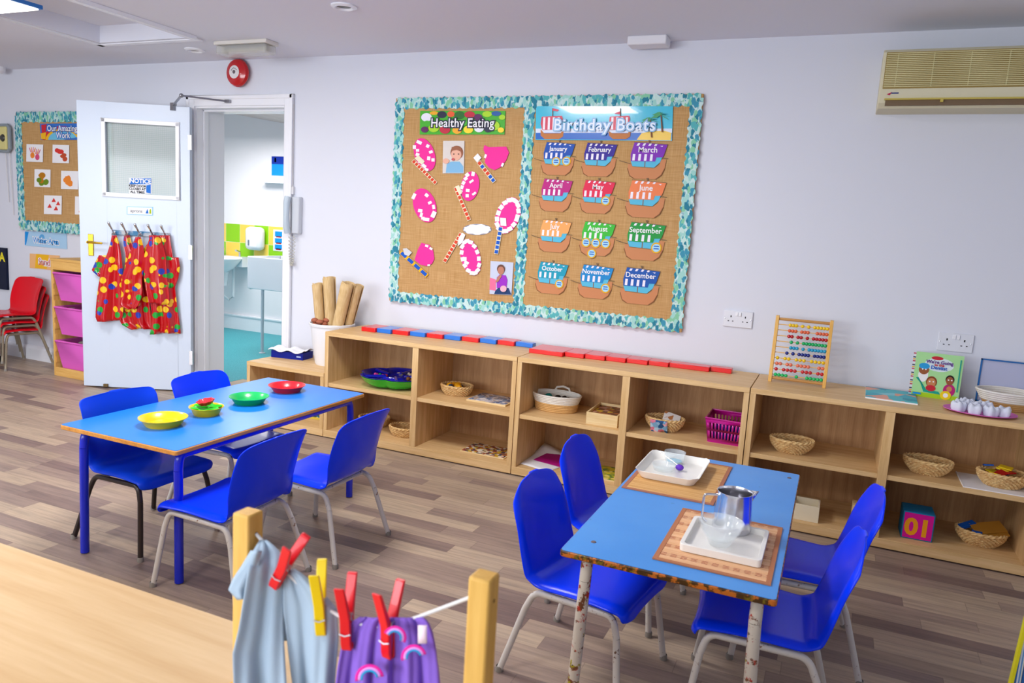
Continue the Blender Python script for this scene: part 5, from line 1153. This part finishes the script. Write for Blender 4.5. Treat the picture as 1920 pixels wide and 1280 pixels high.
# plate of teeth
t_ = item('pink_plate', 'flat pink and purple plate at the right end of the units', 'plate', (5.035, -.345, T))
b = MB(); b.lathe([(.0005, .0), (.09, .0), (.125, .008), (.125, .011), (.09, .004), (.0005, .004)], n=40, sx=1.1, sy=.85); build('plate', b, M('plate_pink', '#d86ab8', .5), t_, world=False)
TOOTH = M('tooth_white', '#dfe4f2', .5)
tc_ = [(-.085, -.035), (-.030, -.062), (.030, -.060), (.080, -.035), (-.065, .02), (-.02, .03), (.025, .045), (-.045, .06)]
tw = ['leftmost in the front', 'second in the front', 'third in the front', 'rightmost in the front', 'left in the back', 'middle in the back', 'right in the back', 'rearmost']
first = None
for k, (dx, dy) in enumerate(tc_):
    loc = (5.035+dx, -.345+dy, T+.0045)
    if first is None:
        first = item('model_tooth', 'x', 'tooth model', loc, 0, 'white teeth on the pink plate'); n_ = 24
        R_ = [[(r*(1+.14*math.cos(4*2*PI*j/n_))*math.cos(2*PI*j/n_), r*(1+.14*math.cos(4*2*PI*j/n_))*math.sin(2*PI*j/n_), z+.004*math.cos(4*2*PI*j/n_)*(z > .025)) for j in range(n_+1)] for r, z in ((.022, 0), (.026, .012), (.027, .028), (.021, .040), (.012, .036), (.0005, .030))]
        b = MB(); b.grid(R_); build('crown', b, TOOTH, first, world=False, angle=70); o = first
    else: o = dup(first, loc, k*.7, 'x', 'white teeth on the pink plate')
    o['label'] = 'white model tooth on the pink plate, %s row' % tw[k] if 'row' not in tw[k] and k != 7 else 'white model tooth on the pink plate, rearmost of all'
# rope bowl
t_ = item('rope_bowl', 'wide cream rope bowl with a tan base at the right edge of the photo', 'bowl', (5.165, -.155, T))
b = MB(); coil(b, [(.095+.006*k, .006+.009*k) for k in range(4)], .85, .70, .0056, 0); coil(b, [(.122+.006*k, .042+.009*k) for k in range(5)], .85, .70, .0056, 1); b.lathe([(.0005, .004), (.1, .004), (.1, .008), (.0005, .008)], n=36, sx=.85, sy=.7, m=0)
build('coiled_body', b, [M('rope_tan', '#cfa368', .8), M('rope_white', '#e6e2da', .8)], t_, world=False)
t_ = item('framed_sheet', 'lined sheet in a thin blue frame leaning on the wall at the right edge', 'frame', (5.16, -.035, T))
q = onz(1897, 735, T)
b = MB(); b.bx(-.10, .115, -.006, 0, 0, .20); build('backing', b, M('lined_paper', '#b8bcd8', .6), t_, world=False)
b = MB(); e = .006
b.bx(-.10, .115, -.012, -.006, .194, .20); b.bx(-.10, .115, -.012, -.006, 0, e); b.bx(-.10, -.094, -.012, -.006, 0, .2); b.bx(.109, .115, -.012, -.006, 0, .2); build('frame', b, M('frame_blue', '#2a6ab0', .4), t_, world=False)

# ================================================================== ON THE TABLES
TT = .50
def dish(name, lab, u, v, r, h, mat, zr=.03, group='plastic dishes on the long table'):
    p = onz(u, v, TT+zr); t_ = item(name, lab, 'dish', (p.x, p.y, TT), 0, group)
    b = MB(); b.lathe([(.0005, .0015), (r*.70, .0), (r*.74, .004), (r*.90, h*.9), (r, h), (r*1.0, h+.002), (r*.88, h*.93), (r*.71, .006), (.0005, .004)], n=44); build('bowl', b, mat, t_, world=False, angle=50)
    return t_, p
PLY_, PLG, PLR = M('plastic_yellow', '#f2c808', .3, coat=.3), M('plastic_dish_green', '#10b860', .3, coat=.3), M('plastic_dish_red', '#e01e2e', .3, coat=.3)
dish('plastic_dish', 'large yellow plastic dish nearest the camera on the long table', 306, 782, .086, .030, PLY_)
_, p = dish('plastic_dish', 'small yellow dish holding green and red toys on the long table', 387, 763, .066, .032, PLY_)
dish('plastic_dish', 'green plastic dish on the long table', 467, 742, .082, .028, PLG); dish('plastic_dish', 'red plastic dish at the far end of the long table', 538, 721, .083, .028, PLR)
b = MB(); R_ = [[(r*(1+.16*math.cos(6*2*PI*j/48))*math.cos(2*PI*j/48), r*(1+.16*math.cos(6*2*PI*j/48))*math.sin(2*PI*j/48), z) for j in range(49)] for r, z in ((.0005, 0), (.04, .002), (.052, .010))]; b.grid(R_); o = build('flower_dish', b, M('toy_lime', '#28d020', .3), angle=70, solid=.003); o.location = (p.x, p.y, TT+.022); tag(o, 'bright green flower-shaped toy inside the small yellow dish', 'toy')
b = MB(); R_ = [[(r*(1+.10*math.cos(8*2*PI*j/48))*math.cos(2*PI*j/48), r*(1+.10*math.cos(8*2*PI*j/48))*math.sin(2*PI*j/48), z) for j in range(49)] for r, z in ((.0005, 0), (.022, .001), (.030, .014), (.033, .015))]; b.grid(R_); o = build('ridged_dish', b, PLR, angle=70, solid=.003); o.location = (p.x-.008, p.y+.006, TT+.040); o.rotation_euler = (.15, -.1, 0); tag(o, 'small red ridged toy dish on top of the green toy', 'toy')

def mat_obj(lab, c, w, d, rz, style):
    t_ = item('place_mat', lab, 'place mat', (c[0], c[1], TT), rz)
    m = M('bamboo_'+style, '#dfae70', .6); t = NT(m); tc = t.node('ShaderNodeTexCoord'); sp = t.node('ShaderNodeSeparateXYZ', {0: tc.outputs['Object']})
    sl = t.noise(t.node('ShaderNodeCombineXYZ', {0: t.math('MULTIPLY', sp.outputs[0], 3), 1: t.math('MULTIPLY', sp.outputs[1], 260)}).outputs[0], 1, 2)
    if style == 'plain': t.base(t.ramp(sl, [(.35, '#c98f4c'), (.65, '#e6bc80')]))
    else:
        # bands of dark red woven dashes on pale bamboo
        band = t.math('GREATER_THAN', t.math('SINE', t.math('MULTIPLY', t.math('ADD', sp.outputs[1], .0), 2*PI/.057)), .35)
        line = t.math('GREATER_THAN', t.math('SINE', t.math('MULTIPLY', sp.outputs[1], 2*PI/.0072)), .0)
        dash = t.math('GREATER_THAN', t.math('SINE', t.math('MULTIPLY', sp.outputs[0], 2*PI/.026)), -.3)
        k = t.math('MULTIPLY', t.math('MULTIPLY', band, line), t.math('ADD', t.math('MULTIPLY', dash, .6), .4))
        t.base(t.mix(k, t.ramp(sl, [(.35, '#dfa878'), (.65, '#f0c49a')]), lin('#a2452e')))
    b = MB(); b.bx(-w/2+.010, w/2-.010, -d/2+.010, d/2-.010, .0008, .0030); build('bamboo_weave', b, m, t_, world=False)
    b = MB()
    for (x0, x1, y0, y1) in ((-w/2, w/2, -d/2, -d/2+.012), (-w/2, w/2, d/2-.012, d/2), (-w/2, -w/2+.012, -d/2+.012, d/2-.012), (w/2-.012, w/2, -d/2+.012, d/2-.012)): b.bx(x0, x1, y0, y1, .0005, .0038)
    build('cloth_edge', b, M('mat_edge_'+style, '#b0745a' if style == 'plain' else '#b87a58', .8), t_, world=False); return t_
mat_obj('plain bamboo place mat at the far end of the worn blue table', (4.003, -1.527), .290, .435, 0, 'plain')
mat_obj('bamboo place mat with dark red woven bands under the jug and tray', (4.212, -2.022), .285, .400, 0, 'banded')
def tray(lab, c, w, d, h, rz, r, flare, thick, cat='tray', base=.004):
    t_ = item('white_tray', lab, cat, (c[0], c[1], TT+base), rz)
    def rr(w, d, r, z, wav=0):
        o = []
        for cx_, cy_, a0 in ((w/2-r, d/2-r, 0), (-w/2+r, d/2-r, 90), (-w/2+r, -d/2+r, 180), (w/2-r, -d/2+r, 270)):
            for k in range(7): a_ = math.radians(a0+k*15); x, y = cx_+r*math.cos(a_), cy_+r*math.sin(a_); o.append((x, y, z+wav*(1 if k in (2, 3, 4) else 0)))
        return o
    rings = [rr(w-2*flare, d-2*flare, r*.8, 0), rr(w, d, r, h, wav=flare*.2), rr(w-2*thick, d-2*thick, r*.8, h), rr(w-2*thick-2*flare*.9, d-2*thick-2*flare*.9, r*.7, .004)]
    n = len(rings[0]); vs = [p for q in rings for p in q]; fs = [(i*n+k, i*n+(k+1) % n, (i+1)*n+(k+1) % n, (i+1)*n+k) for i in range(3) for k in range(n)]+[tuple(range(n))[::-1], tuple(3*n+k for k in range(n))]
    b = MB(); b.add(vs, fs); build('tray', b, M('tray_white', '#f0eee8', .3, coat=.3), t_, .0012, world=False, angle=50); return t_
tray('white tray with flared rim on the plain bamboo mat', (3.972, -1.497), .215, .275, .028, 0, .035, .018, .004); tray('thick-walled square white tray on the banded bamboo mat', (4.222, -2.03), .205, .225, .020, 0, .014, .001, .011)
Z2 = TT+.004+.0045
p = onz(1369, 996, Z2); JX, JY = p.x, p.y+.02
ja = math.atan2(-.40, -.914)
t_ = item('milk_jug', 'stainless steel milk jug on the thick-walled white tray', 'jug', (JX, JY, Z2), math.degrees(ja))
b = MB(); b.lathe([(.0005, .0), (.050, .0), (.053, .004), (.053, .02), (.049, .066), (.0465, .103), (.048, .110), (.0465, .110), (.0445, .103), (.0475, .066), (.051, .02), (.0005, .004)], n=48); build('body', b, STEEL, t_, world=False, angle=50)
b = MB(); b.add([(-.044, -.018, .110), (-.066, 0, .114), (-.044, .018, .110), (-.046, 0, .075), (-.046, -.010, .09), (-.046, .010, .09)], [(0, 1, 4), (1, 3, 4), (1, 5, 3), (2, 5, 1)]); build('spout', b, STEEL, t_, world=False, solid=.001, angle=80)
b = MB(); b.tube(rounded([(.046, 0, .098), (.085, 0, .098), (.085, 0, .03), (.072, 0, .018)], .012, 4), .0035, 8); build('handle', b, STEEL, t_, world=False)
p = onz(1347, 1024, Z2)
t_ = item('glass_bowl', 'clear glass bowl in front of the steel jug', 'bowl', (p.x, p.y+.015, Z2))
b = MB(); b.lathe([(.0005, .0), (.026, .0), (.029, .004), (.034, .014), (.050, .040), (.057, .062), (.0585, .064), (.0575, .066), (.055, .064), (.047, .040), (.030, .016), (.0005, .009)], n=44); build('bowl', b, GLASS, t_, world=False, angle=60)
Z1 = TT+.004+.0045
def cup(name, lab, u, v, r, h):
    p = onz(u, v, Z1); t_ = item(name, lab, 'glass', (p.x, p.y, Z1)); b = MB(); b.lathe([(.0005, 0), (r*.8, 0), (r*.85, .004), (r, h), (r-.003, h), (r*.78, .007), (.0005, .006)], n=36); build('glass', b, GLASS, t_, world=False, angle=60); return p
p = cup('glass_dish', 'shallow clear glass dish at the left of the flared white tray', 1244, 880, .042, .020)
p = cup('glass_cup', 'clear glass cup standing behind the glass dish', 1264, 868, .038, .042)
b = MB(); b.lathe([(.0005, 0), (.026, .0), (.026, .003), (.0005, .003)], n=20); o = build('blue_liquid', b, M('liquid_blue', '#5ab8d8', .2)); o.location = (p.x, p.y, Z1+.0075); tag(o, 'pale blue paint in the glass cup', 'paint')
q = onz(1274, 877, Z1+.01)
t_ = item('dropper', 'metal spoon with a purple end resting across the glass cup', 'spoon', (q.x, q.y, Z1+.012))
b = MB(); L0 = Vector((0, 0, .004)); L1 = ony(1236, 846, q.y+.03)-Vector((q.x, q.y, Z1+.012)); b.tube([L0, L0.lerp(L1, .5), L1], [.002, .0014, .002], 8); build('handle', b, STEEL, t_, world=False)
b = MB(); b.ball((0, 0, 0), .015, 12, (1, .8, .7)); build('purple_end', b, M('purple_plastic', '#6a3ac0', .4), t_, world=False)

# ================================================================== CLOTHES LINE ON THE CABINET
LY = -3.295
lp = ony(465, 985, LY); rp = ony(907, 1100, LY); lt = ony(465, 958, LY).z; rt_ = ony(913, 1078, LY).z
t_ = thing('clothes_line', 'small wooden clothes line stand on the foreground cabinet', 'clothes line', ((lp.x+rp.x)/2, LY, CT))
for xx, zz in ((lp.x, lt), (rp.x, rt_)):
    b = MB(); b.bx(xx-.0135, xx+.0135, LY-.014, LY+.014, CT+.02, zz); po = build('post', b, POSTW, t_, .003)
    s = 1 if xx < 3.9 else -1
    b = MB(); b.lathe([(.0005, 0), (.0025, .0)], (xx+.0137, LY, zz-.028), 10, rot=Matrix.Rotation(PI/2, 3, 'Y')); build('hole', b, M('hole_dark', '#6a4a20', .8), po)
b = MB(); b.bx(lp.x-.03, rp.x+.03, LY-.025, LY+.025, CT, CT+.02); build('base_bar', b, wood('post_wood_x', '#d9a548', '#c28d34', 'x', .5), t_, .003)
cpx = [(494, 1016), (530, 1066), (600, 1132), (655, 1166), (722, 1176), (785, 1156)]
cord = [Vector((lp.x+.0135, LY, lt-.028))]+[ony(u, v, LY) for u, v in cpx]+[Vector((rp.x-.0135, LY, rt_-.03))]
b = MB(); b.tube(cord, .0022, 8); build('cord', b, M('white_cord', '#dcdcdc', .6), t_)
def cordz(x):
    return float(np.interp(x, [p.x for p in cord], [p.z for p in cord]))
CLB = M('baby_blue_cotton', '#a0b4c6', .95, spec=.1); t = NT(CLB); v_ = t.coord('Object'); t.bump(t.noise(v_, 700, 2), .25, .001)
CLP = M('lilac_cotton', '#8462c4', .95, spec=.1); RB1, RB2, RB3 = M('rainbow_pink', '#e02a98', .9), M('rainbow_lilac', '#d898e0', .9), M('rainbow_teal', '#2298cc', .9)
mp = lambda u, v, o: ony(u, v, LY-o)
ZB = 1400
shirt = thing('baby_top', 'pale blue baby garment hanging at the left of the clothes line', 'clothing', (ony(520, 1060, LY).x, LY, .88))
drape([(1013, 488, 500), (1030, 478, 522), (1042, 470, 529), (1100, 460, 531), (1180, 447, 531), (1225, 436, 533), (1300, 438, 537), (1345, 440, 540)], -.002, 1.1, .006, CLB, shirt, 'left_side', .5, 34, 30, mp, .003, .003, grow=.034)
drape([(1068, 534, 552), (1080, 532, 570), (1100, 531, 592), (1120, 531, 614), (1140, 531, 632), (1200, 538, 634), (1280, 548, 627), (1345, 556, 622)], -.002, 1.4, .007, CLB, shirt, 'right_side', 1.2, 34, 34, mp, .003, .002, grow=.004)
drape([(1032, 472, 490), (1060, 455, 486), (1085, 438, 478), (1104, 430, 470), (1122, 446, 462)], .026, .8, .003, CLB, shirt, 'sleeve', 0, 16, 14, mp, .003, .006)
drape([(1060, 522, 538), (1080, 518, 540), (1150, 520, 542), (1200, 524, 541)], -.016, .8, .003, M('shaded_cotton', '#a6c4de', .95) if False else CLB, shirt, 'inner_fold', 0, 16, 10, mp, .003, .0)
pants = thing('purple_trousers', 'purple baby trousers with rainbow print hanging at the right of the clothes line', 'clothing', (ony(730, 1160, LY).x, LY, .83))
prow = [(1158, 672, 792), (1166, 658, 802), (1185, 648, 810), (1215, 640, 817), (1250, 634, 822), (1300, 628, 826), (1345, 624, 828)]
drape(prow, .002, 4.2, .007, CLP, pants, 'trousers_body', .8, 36, 60, mp, .003, .002)
def rainbow(cu, cv, r, rot, nm):
    o = None
    for k, (rr_, m) in enumerate(((r, RB1), (r*.80, RB2), (r*.62, RB3))):
        b = MB(); R_ = [[], []]
        for i in range(15):
            a_ = math.radians(rot+180*i/14)
            for j, q in enumerate((rr_, rr_*.78)): R_[j].append(mp(cu+q*math.cos(a_), cv-q*math.sin(a_), .026+.0006*k))
        b.grid(R_); build('rainbow_stripe', b, m, pants, angle=80, solid=.0008)
rainbow(693, 1272, 27, 10, 'a'); rainbow(776, 1232, 24, 15, 'b'); rainbow(740, 1195, 22, -25, 'c')
b = MB(); b.grid([[mp(u, v, .026) for u in (784, 792, 800)] for v in (1172, 1190, 1206)]); build('care_label', b, M('label_pink', '#f0d8e4', .8), pants, solid=.001)
# pegs
def peg_proto():
    t_ = item('clothes_peg', 'x', 'clothes peg', (0, 0, 0), 0, 'clothes pegs')
    def arm(s):
        b = MB(); pr = [(-.036, .0012), (-.030, .0016), (-.004, .0016), (.008, .0022), (.050, .020), (.051, .0245), (.004, .0085), (-.026, .0075), (-.034, .005)]
        b.prism([(s*y, z) for z, y in pr], lambda a_, c, d: (d, a_, c), -.0055, .0055); return b
    for s in (-1, 1): build('jaw', arm(s), PEGM[0], t_, .001, world=False)
    b = MB(); b.tube([(-.0065+.013*k/30, .0045*math.cos(k*1.2), .006+.0045*math.sin(k*1.2)) for k in range(31)], .0009, 5); b.tube([(-.0064, .009, -.012), (0, .0098, -.014), (.0064, .009, -.012)], .0009, 5); b.tube([(-.0064, -.009, -.012), (0, -.0098, -.014), (.0064, -.009, -.012)], .0009, 5); build('spring', b, M('spring_wire', '#b4b4b8', .45, .8), t_, world=False); return t_
for k, (u, v, tilt, rz, col, lab) in enumerate(((541, 1060, 26, 8, 'r', 'red clothes peg tilted to the right at the left of the line'), (606, 1134, -4, 25, 'y', 'yellow clothes peg on the pale blue garment'), (656, 1160, -3, 15, 'r', 'red clothes peg at the left waist of the purple trousers'), (734, 1174, -2, -6, 'r', 'red clothes peg in the middle of the purple trousers'))):
    PEGM = [M('peg_red', '#e20a1e', .35, coat=.3) if col == 'r' else M('peg_yellow', '#f0d000', .35, coat=.3)]
    t_ = peg_proto(); p = ony(u, v, LY); t_.location = (p.x, LY-(.010 if k == 0 else .006), p.z); t_.rotation_euler = (0, math.radians(tilt), math.radians(rz)); t_['label'] = lab; t_.scale = (1.15, 1.0, .86 if k == 0 else 1.05)

# striped panel at the right edge
t_ = item('striped_panel', 'blue and white striped panel with a yellow edge at the right edge', 'panel', (4.99, -2.2, 0))
SM = M('stripe_print', '#88a8c8', .5); t = NT(SM); tc = t.node('ShaderNodeTexCoord'); sp = t.node('ShaderNodeSeparateXYZ', {0: tc.outputs['Object']})
t.base(t.ramp(t.math('FRACT', t.math('MULTIPLY', sp.outputs[0], 70)), [(0, '#2a5a98'), (.3, '#b8c0c8'), (.5, '#4a7ab0'), (.7, '#c8c8b8'), (.85, '#1c3c70')], 'CONSTANT'))
def sp_(a_, c, d): return (4.835+a_+.03*(c/.6), -2.2+d, c)
b = MB(); b.prism([(.006, 0), (.30, 0), (.30, .62), (.006, .62)], sp_, -.006, .006); build('board', b, SM, t_)
b = MB(); b.prism([(0, 0), (.006, 0), (.006, .625), (0, .625)], sp_, -.008, .008); b.prism([(.006, .62), (.3, .62), (.3, .625), (.006, .625)], sp_, -.008, .008); build('edging', b, M('edge_yellow', '#c8c020', .5), t_)
